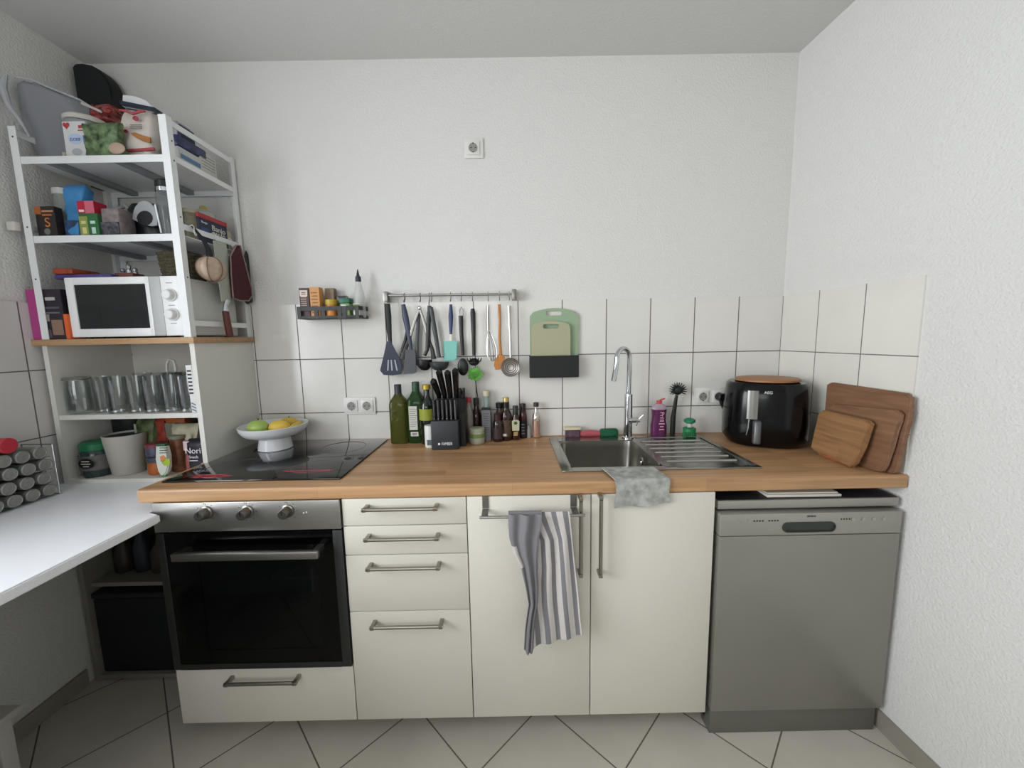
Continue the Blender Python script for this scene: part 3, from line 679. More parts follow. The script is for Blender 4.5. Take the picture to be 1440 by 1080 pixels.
t = thing('wicker_basket', (-2.515, -.2, TOPM), 'small dark woven basket on the right end of the microwave top', 'basket')
wk = pm('dark_wicker', '#4f4a38', .85, noise=.5, nscale=120, bump=1.0, bscale=150)
b = MB()
for k in range(9):
    z = TOPM+.004+k*.011; q = .058+.0012*k
    pts = [(-2.512+(q+.002*(-1)**(j+k))*math.cos(2*math.pi*j/28), -.21+(q*1.1+.002*(-1)**(j+k))*math.sin(2*math.pi*j/28), z) for j in range(29)]
    b.tube(pts, .0062, 6)
b.lathe(-2.512, -.21, [(.05, TOPM+.001), (.054, TOPM+.09), (.050, TOPM+.09), (.046, TOPM+.004)], 24, sy=1.1, c1=False)
b.obj('weave', wk, t)

# ------------------------------------------------------------------ jars, packets: small builders
def patch(x0, x1, y, z0, z1, col, parent, name='label', rough=.5, th=.0006):
    return MB().box(x0, x1, y-th, y, z0, z1).obj(name, pm('print_'+col.lstrip('#'), col, rough), parent)
def carton(name, x0, x1, y0, y1, z0, z1, mat, label, cat, group=None, rz=0):
    t = thing(name, ((x0+x1)/2, (y0+y1)/2, z0), label, cat, group)
    MB().box(x0, x1, y0, y1, z0+.0004, z1, bev=.0008, seg=1).obj('carton', mat, t); return t
def pouch(x0, x1, y0, y1, z0, z1, mat, parent, name='pouch', lean=0, seed=0, top=.35, parts=10, nudge=.004):
    "standing soft bag: full at the bottom, pinched flat at the top, crumpled"
    random.seed(seed); cx, cy = (x0+x1)/2, (y0+y1)/2; wx, wy = (x1-x0)/2, (y1-y0)/2; R = []
    for k in range(parts+1):
        t = k/parts; d = wy*(1-(t**2.2)*(1-top*.25)) if t < .999 else wy*.06
        sx = wx*(1-.10*math.sin(math.pi*min(1, t*1.15))+.04*math.sin(t*9+seed))
        R.append([(p[0]+random.uniform(-nudge, nudge)*(0<k), p[1]+lean*t+random.uniform(-nudge, nudge)*(0<k), p[2]+random.uniform(-nudge, nudge)*(0<k<parts)) for p in ring(cx+.3*nudge*math.sin(k), cy, z0+.0006+(z1-z0)*t, sx, max(d, .003), 22, 4)])
    return MB().loft(R).obj(name, mat, parent, sharp=60)
def jar(name, x, y, z, r, h, body, lid, label, cat='jar', lidh=.014, group=None, neck=.92, lidr=1.02, lb=None, n=24):
    t = thing(name, (x, y, z), label, cat, group)
    MB().lathe(x, y, [(r*.9, z+.0006), (r, z+.006), (r, z+h*.78-lidh), (r*neck, z+h-lidh), (r*neck, z+h-.001)], n).obj('body', body, t)
    MB().lathe(x, y, [(r*lidr, z+h-lidh), (r*lidr, z+h-.001), (r*lidr*.93, z+h)], n).obj('lid', lid, t)
    if lb: MB().lathe(x, y, [(r+.0006, z+lb[0]), (r+.0006, z+lb[1])], n, c0=False, c1=False).obj('label', lb[2], t)
    return t
def bottle(name, x, y, z, r, h, body, cap, label, neck=.42, nr=.35, caph=.03, capr=None, lb=None, cat='bottle', sh=.6, e=2, sy=1, group=None, sharp=38):
    t = thing(name, (x, y, z), label, cat, group); capr = capr or nr*1.12
    B = MB().lathe(x, y, [(r*.9, z+.0006), (r, z+.006), (r, z+h*sh), (r*.93, z+h*(sh+.06)), (r*(nr+.18), z+h*(sh+.14)), (r*nr, z+h*(sh+.19)), (r*nr, z+h-caph+.004)], 26, sy=sy, e=e)
    B.obj('body', body, t, sharp=sharp)
    MB().lathe(x, y, [(r*capr, z+h-caph), (r*capr, z+h-.002), (r*capr*.9, z+h)], 20).obj('cap', cap, t)
    if lb: MB().lathe(x, y, [(r+.0007, z+lb[0]), (r+.0007, z+lb[1])], 26, sy=sy, e=e, c0=False, c1=False).obj('label', lb[2], t)
    return t

# ------------------------------------------------------------------ top shelf of the rack
T1 = 2.036
film = glass('milky_film', '#b4b7bd', .6, .3)
t = thing('plastic_bag', (-2.87, -.2, T1), 'large translucent grey plastic bag slumped on the top shelf by the left wall', 'bag')
random.seed(3)
prof_l = [(T1+.001, -2.950, -2.755), (T1+.08, -2.972, -2.75), (T1+.15, -2.985, -2.752), (T1+.19, -2.988, -2.76), (T1+.225, -2.985, -2.785), (T1+.255, -2.982, -2.83), (T1+.278, -2.975, -2.90), (T1+.292, -2.968, -2.935)]
def bagy(x): return lerp(-.262, -.105, min(1, max(0, (x+2.985)/.29)))
Rg = []
for k, (z, xa, xb) in enumerate(prof_l):
    rr_ = []
    for p in ring((xa+xb)/2, 0, z, (xb-xa)/2, .040-.004*k, 30, 3):
        rr_.append((p[0]+random.uniform(-.003, .003), p[1]+bagy(p[0])+.006*math.sin(p[0]*70+k)+random.uniform(-.003, .003), p[2]+random.uniform(-.003, .003)*(k > 0)))
    Rg.append(rr_)
MB().loft(Rg).obj('film', film, t, sharp=70)
pts = [(x, bagy(x)-.03, z) for x, z in ((-2.968, T1+.292), (-2.935, T1+.292), (-2.90, T1+.279), (-2.83, T1+.256), (-2.785, T1+.226), (-2.765, T1+.192))]
MB().tube(pts, .0035, 6).obj('seam', pm('milky_seam', '#aeb1b6', .5), t)
MB().tube([(-2.972, -.305, T1+.285), (-2.985, -.310, T1+.24), (-2.965, -.318, T1+.18), (-2.935, -.312, T1+.12), (-2.925, -.305, T1+.08)], [.005, .011, .008, .005, .003], 8).obj('fold', pm('milky_seam', '#aeb1b6', .5), t)
t = thing('lidded_tub', (-2.79, -.14, T1), 'round plastic tub with an off-white lid behind the white sugar carton', 'tub')
MB().lathe(-2.80, -.222, [(.050, T1+.001), (.056, T1+.155)], 28).obj('body', pm('tub_grey', '#9aa0a4', .5), t)
MB().lathe(-2.80, -.222, [(.063, T1+.156), (.063, T1+.170), (.057, T1+.176)], 28).obj('lid', pm('lid_offwhite', '#c9c6bc', .5), t)
x0, x1 = XY(90, 195, -.30), XY(122, 195, -.30)
t = carton('sugar_carton', x0, x1, -.30, -.282, T1, T1+.132, pm('carton_white', '#d7d8d8', .5), 'white carton with a red heart and blue oval on the top shelf', 'carton')
MB().loft([[(x0+.015+.012*q*math.sin(a)**3, y, T1+.118+.0105*q*(13*math.cos(a)-5*math.cos(2*a)-2*math.cos(3*a)-math.cos(4*a))/13) for a in (2*math.pi*i/30 for i in range(30))] for q, y in ((1, -.3004), (1, -.3009))]).obj('heart_mark', pm('heart_red', '#b83a44', .5), t)
patch(x1-.024, x1-.010, -.3004, T1+.108, T1+.118, '#c0444e', t, 'red_print'); patch(x1-.027, x1-.007, -.3004, T1+.100, T1+.103, '#c0444e', t, 'red_print')
MB().loft([[((x0+x1)/2+.025*math.cos(a), y, T1+.073+.018*math.sin(a)) for a in (2*math.pi*i/30 for i in range(30))] for y in (-.3004, -.3008)]).obj('oval_label', pm('oval_blue', '#b9cbe6', .5), t)
text('ZUCKER', (x0+x1)/2, -.3009, T1+.071, .014, pm('navy_print', '#2b3a78', .5), t, width=.038)
MB().loft([[((x0+x1)/2+.018*math.cos(a), y, T1+.030+.012*math.sin(a)) for a in (2*math.pi*i/24 for i in range(24))] for y in (-.3004, -.3007)]).obj('grey_print', pm('greyprint', '#b4b6ba', .5), t)
patch(x1-.012, x1+.0003, -.3004, T1+.055, T1+.085, '#4f7fb4', t, 'blue_band')
o = MB().box(x0-.014, x0-.001, -.302, -.285, T1+.0005, T1+.03, bev=.002).obj('small_carton', pm('cream_carton', '#b8b3a0', .6)); tag(o, 'tiny cream carton at the left foot of the heart-marked carton', 'carton')
t = thing('herb_salad_bag', (-2.745, -.22, T1), 'shiny green printed bag between the heart-marked carton and the flour bag', 'bag')
pouch(XY(122, 195, -.3)+.004, XY(171, 195, -.31)+.004, -.326, -.290, T1, T1+.118, pm('green_foil', '#5d7350', .35, noise=.9, nscale=45), t, seed=5, top=3)
MB().sph((XY(163, 205, -.33), -.328, T1+.026), .024, (1.2, .25, .8)).obj('printed_onion', pm('onion_pink', '#b39a88', .6), t)
t = thing('black_pan', (-2.70, -.05, T1), 'black half-round pan standing on edge at the back of the top shelf', 'pan')
q = pm('pot_black', '#101317', .6)
yb_ = -.045
poly = [(at(x, y, 'Y', yb_).x, at(x, y, 'Y', yb_).z) for x, y in ((112, 101), (116, 96), (125, 95.5), (138, 98), (149, 104), (159, 115), (165, 126), (168, 137), (168, 160), (167, 190))]
poly = [(poly[0][0]+.004, T1+.001)]+poly[:-1]+[(poly[-1][0], T1+.001)]
MB().prism(poly, 'Y', -.075, -.018, bev=.006).obj('pan', q, t)
MB().tube([(poly[0][0]+.03, -.079, at(120, 178, 'Y', yb_).z), (poly[0][0]+.12, -.079, at(150, 181, 'Y', yb_).z)], .004, 6).obj('rim_line', pm('pot_edge', '#2a2f34', .4), t)
t = thing('red_snack_bag', (-2.68, -.2, T1), 'crumpled red and white bag between the black pan and the flour bag', 'bag')
a0 = at(150, 160, 'Y', -.165)
pouch(a0.x-.035, a0.x+.050, -.215, -.135, T1, a0.z-.045, pm('navy_bag', '#1d2a33', .4, noise=.4, nscale=40), t, name='dark_lower_half', seed=9, top=4, nudge=.005)
pouch(a0.x-.033, a0.x+.050, -.215, -.135, a0.z-.0445, a0.z+.016, pm('red_foil', '#8d3f3c', .4, noise=.75, nscale=45), t, seed=8, top=2, nudge=.007)
MB().tube([(a0.x-.025, -.228, a0.z+.002), (a0.x+.045, -.232, a0.z-.030)], .0045, 6).obj('white_strip', pm('white_print', '#cfcac6', .6), t)
t = thing('flour_bag', (-2.58, -.24, T1), 'white paper flour bag with red print closed with a navy clip', 'bag')
FB = pm('flour_paper', '#d8d0c6', .75, noise=.06, nscale=12)
fp = [(171, 216), (164, 184), (164, 155), (165, 144), (208, 152), (211, 171), (214, 176), (217, 215)]
fw = [(at(x, y, 'Y', -.275).x, max(T1+.0006, at(x, y, 'Y', -.275).z)) for x, y in fp]; fw[0] = (fw[0][0], T1+.0006); fw[-1] = (fw[-1][0], T1+.0006)
zl = [T1+.0006, T1+.04, T1+.09, T1+.125, T1+.165, T1+.19]
def edge(z, L):
    L = sorted(L, key=lambda p: p[1])
    for (xa, za), (xb, zb) in zip(L, L[1:]):
        if za <= z <= zb: return lerp(xa, xb, (z-za)/(zb-za+1e-9))
    return L[-1][0] if z > L[-1][1] else L[0][0]
random.seed(4); R = []
for k, z in enumerate(zl):
    xa, xb = edge(z, fw[:4]), edge(z, fw[4:]); dd = [.044, .046, .044, .040, .030, .010][k]
    R.append([(p[0]+random.uniform(-.002, .002), p[1]+random.uniform(-.002, .002), p[2]) for p in ring((xa+xb)/2-.004, -.235-(.006 if k > 4 else 0), z, (xb-xa)/2-.003, dd, 26, 5)])
MB().loft(R).obj('paper_bag', FB, t, sharp=60)
ct = [(at(x, y, 'Y', -.28).x, at(x, y, 'Y', -.28).z) for x, y in ((165.5, 129), (184, 131), (200, 138), (208, 147), (208, 153), (165, 145))]
MB().prism(ct, 'Y', -.262, -.254).obj('folded_top', pm('flour_top', '#d9d9dc', .7), t)
cl = [(at(x, y, 'Y', -.28).x, at(x, y, 'Y', -.28).z) for x, y in ((166, 139.5), (215, 149.5), (214, 154), (166, 145))]
MB().prism(cl, 'Y', -.275, -.240, bev=.001).obj('clip', pm('navy_plastic', '#1f2c3e', .4), t)
yy = -.2865
def pz(px, py, y=yy): q = at(px, py, 'Y', y); return (q.x, q.z)
MB().prism([pz(*q) for q in ((167, 153), (176, 154), (185, 158), (197, 154), (203, 155), (203, 157), (197, 157.5), (185, 161), (176, 157), (167, 155.5))], 'Y', -.281, yy).obj('red_ribbon', pm('flour_red', '#a84852', .6), t)
for k, (px, py, r) in enumerate(((190, 166, .010), (176, 184, .007))):
    q = pz(px, py); MB().loft([[(q[0]+rr*math.cos(a), y, q[1]+rr*.8*math.sin(a)) for a in (2*math.pi*i/24 for i in range(24))] for rr, y in ((r, -.283), (r, yy), (r*.55, yy), (r*.55, -.284))]).obj('red_emblem', pm('flour_red', '#a84852', .6), t)
MB().prism([pz(*q) for q in ((183, 187), (190, 186), (200, 190), (211, 193), (211, 201), (200, 198), (190, 193))], 'Y', -.282, yy).obj('bread_print', pm('bread_brown', '#a8713f', .6), t)
MB().prism([pz(*q) for q in ((174, 210), (216, 207), (217, 211), (174, 213.5))], 'Y', -.282, yy).obj('red_band', pm('flour_red', '#a84852', .6), t)
for py in (175, 177.5, 180): 
    q = pz(190, py); MB().box(q[0]-.02, q[0]+.022, yy, -.283, q[1]-.0012, q[1]+.0006).obj('small_print', pm('greyprint2', '#9a9490', .6), t)
t = thing('paper_sack', (-2.5, -.2, T1), 'crumpled beige paper sack right of the flour bag', 'bag')
pouch(-2.528, -2.468, -.262, -.17, T1, T1+.092, pm('beige_paper', '#8f8875', .8, noise=.2, nscale=40), t, seed=11, nudge=.006)
t = thing('freezer_bag_roll', (-2.45, -.25, T1), 'dark blue and violet packet behind the right front post of the shelf rack', 'packet')
b = MB().box(-2.455, -2.419, -.285, -.15, T1+.055, T1+.095, bev=.008); b.obj('packet', pm('blueviolet_foil', '#2e3558', .35, noise=.6, nscale=40), t)
MB().box(-2.455, -2.42, -.287, -.14, T1+.0006, T1+.054, bev=.006).obj('lower_pack', pm('white_packet', '#b9bab8', .5), t)
MB().box(-2.4198, -2.4190, -.28, -.19, T1+.014, T1+.030).obj('blue_band', pm('print_blue', '#55789c', .5), t)
t = thing('printed_slip', (-2.44, -.12, T1), 'small white packet with rows of fine print near the right rail of the top shelf', 'packet')
MB().box(-2.452, -2.4195, -.19, -.105, T1+.0006, T1+.085, bev=.003).obj('packet', pm('slip_white', '#bdbdb6', .6), t)
for k in range(5): MB().box(-2.4195, -2.4189, -.183, -.115, T1+.025+k*.011, T1+.0268+k*.011).obj('text_line', pm('slip_print', '#5c5e5e', .6), t)
t = thing('clip_box', (-2.45, -.22, T1), 'dark navy flat box jutting above the top right rail', 'box')
q0, q1 = at(256, 169, 'X', -2.44), at(277, 190, 'X', -2.44)
MB().box(-2.462, -2.45, q1.y, q0.y, T1+.0965, T1+.155, bev=.002).obj('box', pm('navy_box', '#252b45', .5), t)
MB().box(-2.475, -2.463, q1.y+.0, q0.y, T1+.0965, T1+.168, bev=.002).obj('back_sheet', pm('lilac_grey', '#9c99a4', .6), t)
MB().box(-2.478, -2.455, q1.y-.02, q0.y+.01, T1+.0006, T1+.0535, bev=.002).obj('lower_box', pm('navy_box', '#252b45', .5), t)

# ------------------------------------------------------------------ second shelf
T2 = 1.770
t = jar('storage_jar', -2.885, -.25, T2, .036, .185, glass('frosted_glass', '#aeb4ae', .45, .25), pm('lid_white', '#c4c6c2', .5), 'clear ribbed jar with a white lid at the left of the second shelf', lidh=.022)
t = carton('tea_box', -2.925, -2.856, -.325, -.298, T2, T2+.105, pm('dark_card', '#2b2324', .5), 'dark box with orange letters in front of the white-lidded jar', 'box')
patch(-2.925, -2.903, -.3252, T2+.078, T2+.104, '#a65f30', t, 'orange_corner')
for k, (z, w, c) in enumerate(((.085, .040, '#b88a66'), (.072, .034, '#b06a3c'))): patch(-2.900, -2.900+w, -.3252, T2+z, T2+z+.006, c, t, 'print_line')
text('S', -2.885, -.3256, T2+.048, .045, pm('orange_ink', '#c6783a', .5), t)
MB().loft([[(-2.890+.011*math.cos(a), y, T2+.018+.011*math.sin(a)) for a in (2*math.pi*i/20 for i in range(20))] for y in (-.3252, -.3258)]).obj('seal', pm('seal_green', '#6c7468', .5), t)
t = thing('blue_bag', (-2.8, -.27, T2), 'tall bright blue bag standing on the second shelf', 'bag')
pouch(-2.846, -2.772, -.31, -.25, T2, T2+.190, pm('blue_foil', '#3f86bd', .4, noise=.25, nscale=14), t, seed=2, top=3)
MB().box(-2.842, -2.775, -.3115, -.3085, T2+.001, T2+.06).jit(.0006).obj('dark_base', pm('navy_crumple', '#2c4468', .5, noise=.5, nscale=50), t)
t = carton('green_tea_box', -2.772, -2.706, -.325, -.27, T2, T2+.078, pm('tea_green', '#2f6b3f', .5), 'small two-tone green tea box standing at the shelf edge', 'box')
patch(-2.772, -2.742, -.3252, T2+.001, T2+.068, '#8a9a52', t, 'olive_half')
for x, c in ((-2.763, '#d6cf8a'), (-2.730, '#bfe0cf')): patch(x, x+.014, -.3258, T2+.008, T2+.030, c, t, 'printed_cup'); patch(x-.002, x+.015, -.3258, T2+.042, T2+.052, c, t, 'print_line')
t = carton('red_tea_box', -2.776, -2.716, -.322, -.275, T2+.0785, T2+.122, pm('tea_red', '#b5223c', .5), 'small red and pink tea box lying on the green tea box', 'box')
patch(-2.748, -2.716, -.3222, T2+.079, T2+.1215, '#cf6a7c', t, 'pink_half'); patch(-2.77, -2.752, -.3226, T2+.084, T2+.092, '#e6d4d4', t, 'print_line')
t = thing('patterned_bag', (-2.67, -.27, T2), 'grey-pink packet with a leafy pattern right of the small tea boxes', 'packet')
MB().box(-2.705, -2.640, -.315, -.25, T2+.0006, T2+.100, bev=.006).jit(.0015).obj('packet', pm('pinkgrey_pack', '#857a7a', .6, noise=.3, nscale=50), t)
MB().box(-2.704, -2.641, -.3185, -.3155, T2+.001, T2+.050).obj('leaf_print', pm('leaf_print', '#4d4c52', .6, noise=.8, nscale=90), t)
t = thing('white_cable', (-2.72, -.2, T2), 'pale curved tube handle standing behind the red tea box', 'handle')
MB().tube([(-2.725, -.22, T2+.001), (-2.728, -.22, T2+.09), (-2.722, -.22, T2+.13), (-2.700, -.22, T2+.138), (-2.682, -.22, T2+.12), (-2.678, -.22, T2+.001)], .008, 10).obj('loop', pm('pale_plastic', '#9b9d9b', .5), t)
t = thing('coffee_machine', (-2.58, -.22, T2), 'black capsule machine with a silver teardrop ring on the second shelf', 'coffee machine')
MB().lathe(XY(199, 300, -.24), -.180, [(.068, T2+.0006), (.070, T2+.02), (.070, T2+.12), (.060, T2+.140), (.02, T2+.150)], 28, e=3).obj('body', pm('machine_black', '#0e1013', .35), t)
cxr, czr = at(207, 303, 'Y', -.27).x, at(207, 303, 'Y', -.27).z
O_ = []
for i in range(36):
    a = 2*math.pi*i/36; O_.append((.040*math.cos(a)-.004, .034*math.sin(a)+.010*math.cos(a)*-.3))
outer = [(at(x, y, 'Y', -.265).x, at(x, y, 'Y', -.265).z) for x, y in ((186, 308), (187, 300), (190, 291), (196, 284), (202, 282), (210, 284), (217, 291), (221, 300), (222, 311), (221, 317), (213, 318), (203, 316), (194, 312))]
inner = [(at(204+11*math.cos(a), 305+10.5*math.sin(a), 'Y', -.265).x, at(204+11*math.cos(a)+3, 307+10.5*math.sin(a), 'Y', -.265).z) for a in (math.radians(d) for d in (180, 208, 236, 262, 288, 314, 340, 5, 30, 56, 84, 114, 146))]
b = MB(); b.prism(outer, 'Y', -.266, -.258, bev=.001); b.obj('silver_ring', pm('satin_silver', '#a9adb0', .35, .4), t)
MB().prism(inner, 'Y', -.268, -.2662).obj('ring_opening', pm('machine_black', '#0e1013', .35), t)
t = thing('shaker_bottle', (-2.49, -.28, T2), 'clear drinking bottle with a black lid beside the silver-ringed machine', 'bottle')
MB().lathe(-2.487, -.275, [(.030, T2+.0006), (.034, T2+.01), (.036, T2+.150), (.033, T2+.158), (.033, T2+.17)], 26).obj('body', glass('smoky_plastic', '#8d9092', .55, .1), t)
MB().lathe(-2.487, -.275, [(.0355, T2+.159), (.0355, T2+.172)], 26).obj('steel_ring', CHROME, t)
MB().lathe(-2.487, -.275, [(.034, T2+.1725), (.034, T2+.195), (.030, T2+.20)], 26).obj('lid', BLACK, t)
MB().box(-2.503, -2.498, -.3125, -.3095, T2+.01, T2+.11).turn((-2.5, -.31, T2+.05), 'Y', -6).obj('white_stripe', pm('stripe_white', '#dfe2e2', .5), t)
t = jar('preserve_jar', -2.455, -.225, T2, .030, .115, pm('jar_beige', '#7f7a68', .4, noise=.25, nscale=50), pm('jar_lid_beige', '#a39a80', .5), 'beige jar just behind the right front post on the second shelf')
t = carton('cocoa_box', -2.455, -2.418, -.232, -.085, T2, T2+.090, pm('navy_card', '#1c2740', .45), 'dark blue cocoa box with a red lid near the side rail', 'box')
MB().box(-2.456, -2.4172, -.233, -.084, T2+.0905, T2+.108, bev=.001).obj('red_lid', pm('red_card', '#a5323a', .5), t)
text('Banjo', -2.4176, -.133, T2+.066, .030, pm('cream_print', '#d8d6cc', .5), t, rz=90, width=.07)
text('KAKAO', -2.4176, -.133, T2+.042, .026, pm('cream_print', '#d8d6cc', .5), t, rz=90, width=.066)
text('Banjo', -2.4176, -.205, T2+.076, .012, pm('cream_print', '#d8d6cc', .5), t, rz=90, width=.03)
MB().box(-2.418, -2.4174, -.225, -.188, T2+.02, T2+.055).obj('blue_picture', pm('cup_blue', '#34507a', .5), t)
t = carton('biscuit_box', -2.47, -2.432, -.080, -.045, T2, T2+.085, pm('cream_card', '#b3ad9c', .6, noise=.12, nscale=60), 'cream coloured box right of the cocoa box on the second shelf', 'box')
t = thing('ceramic_canister', (-2.47, -.12, T2), 'whitish canister with a yellowish knob behind the cocoa box', 'canister')
MB().lathe(-2.495, -.10, [(.035, T2+.0006), (.04, T2+.05), (.038, T2+.14), (.02, T2+.155)], 24).obj('body', pm('canister_white', '#b5b6ae', .5), t)
MB().lathe(-2.495, -.10, [(.012, T2+.1555), (.014, T2+.165), (.010, T2+.172)], 16).obj('knob', pm('knob_yellow', '#b5a85c', .5), t)

# ------------------------------------------------------------------ hanging from the side rail
def hook(parent, y, z0=1.812, x=RX+.004):
    MB().tube([(x-.008, y, z0-.012), (x-.008, y, z0), (x, y, z0+.003), (x+.006, y, z0-.004), (x+.006, y, z0-.03), (x+.010, y, z0-.036), (x+.014, y, z0-.03)], .0016, 6).obj('hook', WHITE2, parent)
t = thing('garlic_ornament', (-2.385, -.25, 1.62), 'pale knotted garlic bulb hanging by a dark cord from the side rail', 'garlic')
b = MB(); random.seed(2); gc = (-2.378, -.248, 1.662); R = []
for j in range(1, 14):
    th = math.pi*j/14-math.pi/2; rr = .047*math.cos(th); zz = .046*math.sin(th)
    R.append([(gc[0]+.75*rr*(1+.2*abs(math.cos(3*a+.4)))*math.cos(a), gc[1]+rr*(1+.2*abs(math.cos(3*a+.4)))*math.sin(a), gc[2]+zz) for a in (2*math.pi*i/30 for i in range(30))])
b.loft(R).obj('bulb', pm('garlic_skin', '#b8a390', .7, noise=.18, nscale=35), t)
MB().tube([(gc[0], gc[1], gc[2]+.042), (gc[0]-.004, gc[1]+.002, gc[2]+.075), (gc[0]-.012, gc[1]-.012, gc[2]+.11), (gc[0]-.026, gc[1]-.035, gc[2]+.148)], [.013, .009, .006, .004], 8).obj('cord', pm('dark_cord', '#1d1f28', .7), t)
for a0g in (0, 1.05, 2.1):
    MB().tube([(gc[0]+.0430*math.cos(th)*math.cos(a0g), gc[1]+.0565*math.cos(th)*math.sin(a0g), gc[2]+.0468*math.sin(th)) for th in (2*math.pi*i/28 for i in range(29))], .0016, 5).obj('crease', pm('garlic_crease', '#7c6656', .8), t)
hook(t, gc[1]-.035, 1.812)
t = thing('cake_server', (-2.385, -.17, 1.40), 'long broad pale blade with a dark red handle hanging from the side rail', 'cake server')
bl = [(at(x, y, 'X', -2.388).y, at(x, y, 'X', -2.388).z) for x, y in ((301, 338), (319, 342), (324, 380), (325, 423), (313, 424), (308, 390))]
MB().prism(bl, 'X', -2.394, -2.390, bev=.0008).obj('blade', pm('blade_grey', '#a9ac9f', .5), t)
q = [at(x, y, 'X', -2.392) for x, y in ((319, 423), (317, 430), (317, 438))]
MB().tube([tuple(p_) for p_ in q], [.012, .008, .012], 12).obj('bolster', CHROME, t)
q = [at(x, y, 'X', -2.390) for x, y in ((317, 438), (320, 455), (323, 470), (324, 477))]
q[-1].z = max(q[-1].z, 1.406)
MB().tube([tuple(p_) for p_ in q], [.012, .0125, .013, .011], 14).obj('grip', pm('maroon_wood', '#5e302b', .5), t)
hook(t, at(303, 338, 'X', -2.39).y+.015)
t = thing('oven_mitt', (-2.385, -.09, 1.55), 'dark red pot holder with grey piping hanging from the side rail', 'pot holder')
mt = [(at(x, y, 'X', -2.385).y, at(x, y, 'X', -2.385).z) for x, y in ((330, 345), (336, 345), (352, 405), (353, 416), (348, 423), (336, 423), (326, 419), (323, 385), (322, 360))]
MB().prism(mt, 'X', -2.388, -2.380, bev=.003).obj('pad', pm('maroon_cloth', '#4b2028', .9, noise=.15, nscale=60), t)
loop = [(-2.379, y, z) for y, z in mt]; MB().tube(loop+[loop[0]], .0028, 6).obj('piping', pm('piping_grey', '#8d8078', .8), t)
hook(t, mt[0][0]+.004)
t = thing('striped_mitt', (-2.395, -.03, 1.56), 'black and white striped pot holder partly hidden behind the dark red one', 'pot holder')
ms = [(at(x, y, 'X', -2.396).y, at(x, y, 'X', -2.396).z) for x, y in ((346, 352), (356, 372), (360, 400), (357, 424), (348, 428), (345, 425), (341, 370))]
MB().prism(ms, 'X', -2.3995, -2.394, bev=.002).obj('pad', pm('charcoal_cloth', '#3b3b3c', .9), t)
for z0 in (1.735, 1.70, 1.655):
    yb = [p_[0] for p_ in ms]; MB().prism([(-.055, z0), (-.022, z0-.006), (-.020, z0-.018), (-.055, z0-.012)], 'X', -2.3938, -2.3930).obj('white_stripe', pm('offwhite_cloth', '#a9a89f', .9), t)
hook(t, -.045)

# ------------------------------------------------------------------ glasses shelf
G1 = 1.118
jgx, jgy = max(-2.914, XY(104, 555, -.29)), -.285
t = thing('clip_top_jar', (jgx, jgy, G1), 'clip-top preserving jar of clear glass, leftmost on the glasses shelf', 'jar')
MB().lathe(jgx, jgy, [(.036, G1+.0006), (.040, G1+.01), (.040, G1+.105), (.036, G1+.12), (.036, G1+.13), (.0335, G1+.13), (.0375, G1+.10), (.0375, G1+.012)], 26, c1=False).obj('body', GLASSC, t)
MB().lathe(jgx, jgy, [(.038, G1+.131), (.040, G1+.136), (.036, G1+.142)], 26).obj('lid', glass('lid_glass', '#9aa09c', .5), t)
MB().tube([(jgx+.041*math.cos(a), jgy+.041*math.sin(a), G1+.132) for a in (2*math.pi*i/20 for i in range(21))], .0016, 6).obj('clip_wire', CHROME, t)
g0 = thing('drinking_glass', (-2.84, -.27, G1), '', 'glass', 'tall clear tumblers on the cabinet shelf')
MB().lathe(-2.84, -.27, [(.027, G1+.0006), (.028, G1+.002), (.033, G1+.142), (.0312, G1+.142), (.0265, G1+.014)], 26, c1=False).obj('wall', GLASSC, g0)
MB().lathe(-2.84, -.27, [(.0255, G1+.0012), (.0262, G1+.012)], 26).obj('thick_base', glass('glass_base', '#dfe8e6', .7), g0)
gl = [(-2.84, -.27), (-2.770, -.285), (-2.702, -.280), (-2.634, -.287), (-2.566, -.282), (-2.498, -.287), (-2.82, -.12), (-2.745, -.115), (-2.672, -.12), (-2.6, -.115), (-2.53, -.12)]
ords = ['leftmost', 'second', 'third', 'fourth', 'fifth', 'rightmost']
for i, (x, y) in enumerate(gl):
    g = g0 if i == 0 else copy_tree(g0, (x, y, G1))
    g['label'] = (ords[i]+' clear tumbler in the front row of the glasses shelf') if i < 6 else ['leftmost', 'second', 'middle', 'fourth', 'rightmost'][i-6]+' clear tumbler in the back row of the glasses shelf, behind the front row'
t = thing('glass_mug', (-2.625, -.20, G1), 'taller glass mug with a pale loop handle rising among the tumblers', 'mug')
MB().lathe(-2.62, -.20, [(.030, G1+.0006), (.034, G1+.01), (.034, G1+.15), (.0318, G1+.15), (.031, G1+.012)], 24, c1=False).obj('body', GLASSC, t)
MB().tube([(-2.635, -.205, G1+.150), (-2.632, -.205, G1+.185), (-2.620, -.205, G1+.200), (-2.603, -.205, G1+.195), (-2.598, -.205, G1+.165), (-2.60, -.205, G1+.150)], .005, 8).obj('handle', pm('milk_glass', '#c9cbc8', .3), t)
t = thing('folded_leaflet', (-2.44, -.3, G1), 'narrow white printed packet upright against the right side of the glasses shelf', 'packet')
MB().box(-2.452, -2.4295, -.325, -.24, G1+.0006, 1.300, bev=.001).turn((-2.44, -.28, G1), 'Y', -1.5).obj('packet', pm('leaflet_white', '#dcdcda', .5), t)
for k in range(7): z = 1.282-k*.014; MB().box(-2.452, -2.437, -.3262, -.3255, z-.007, z-.001).obj('printed_letters', pm('black_ink', '#26262a', .6), t)
for k in range(3): MB().prism([(-2.449, G1+.012+k*.012), (-2.434, G1+.004+k*.012), (-2.434, G1+.009+k*.012), (-2.449, G1+.017+k*.012)], 'Y', -.3262, -.3255).obj('striped_print', pm('slate_ink', '#6e7a86', .6), t)

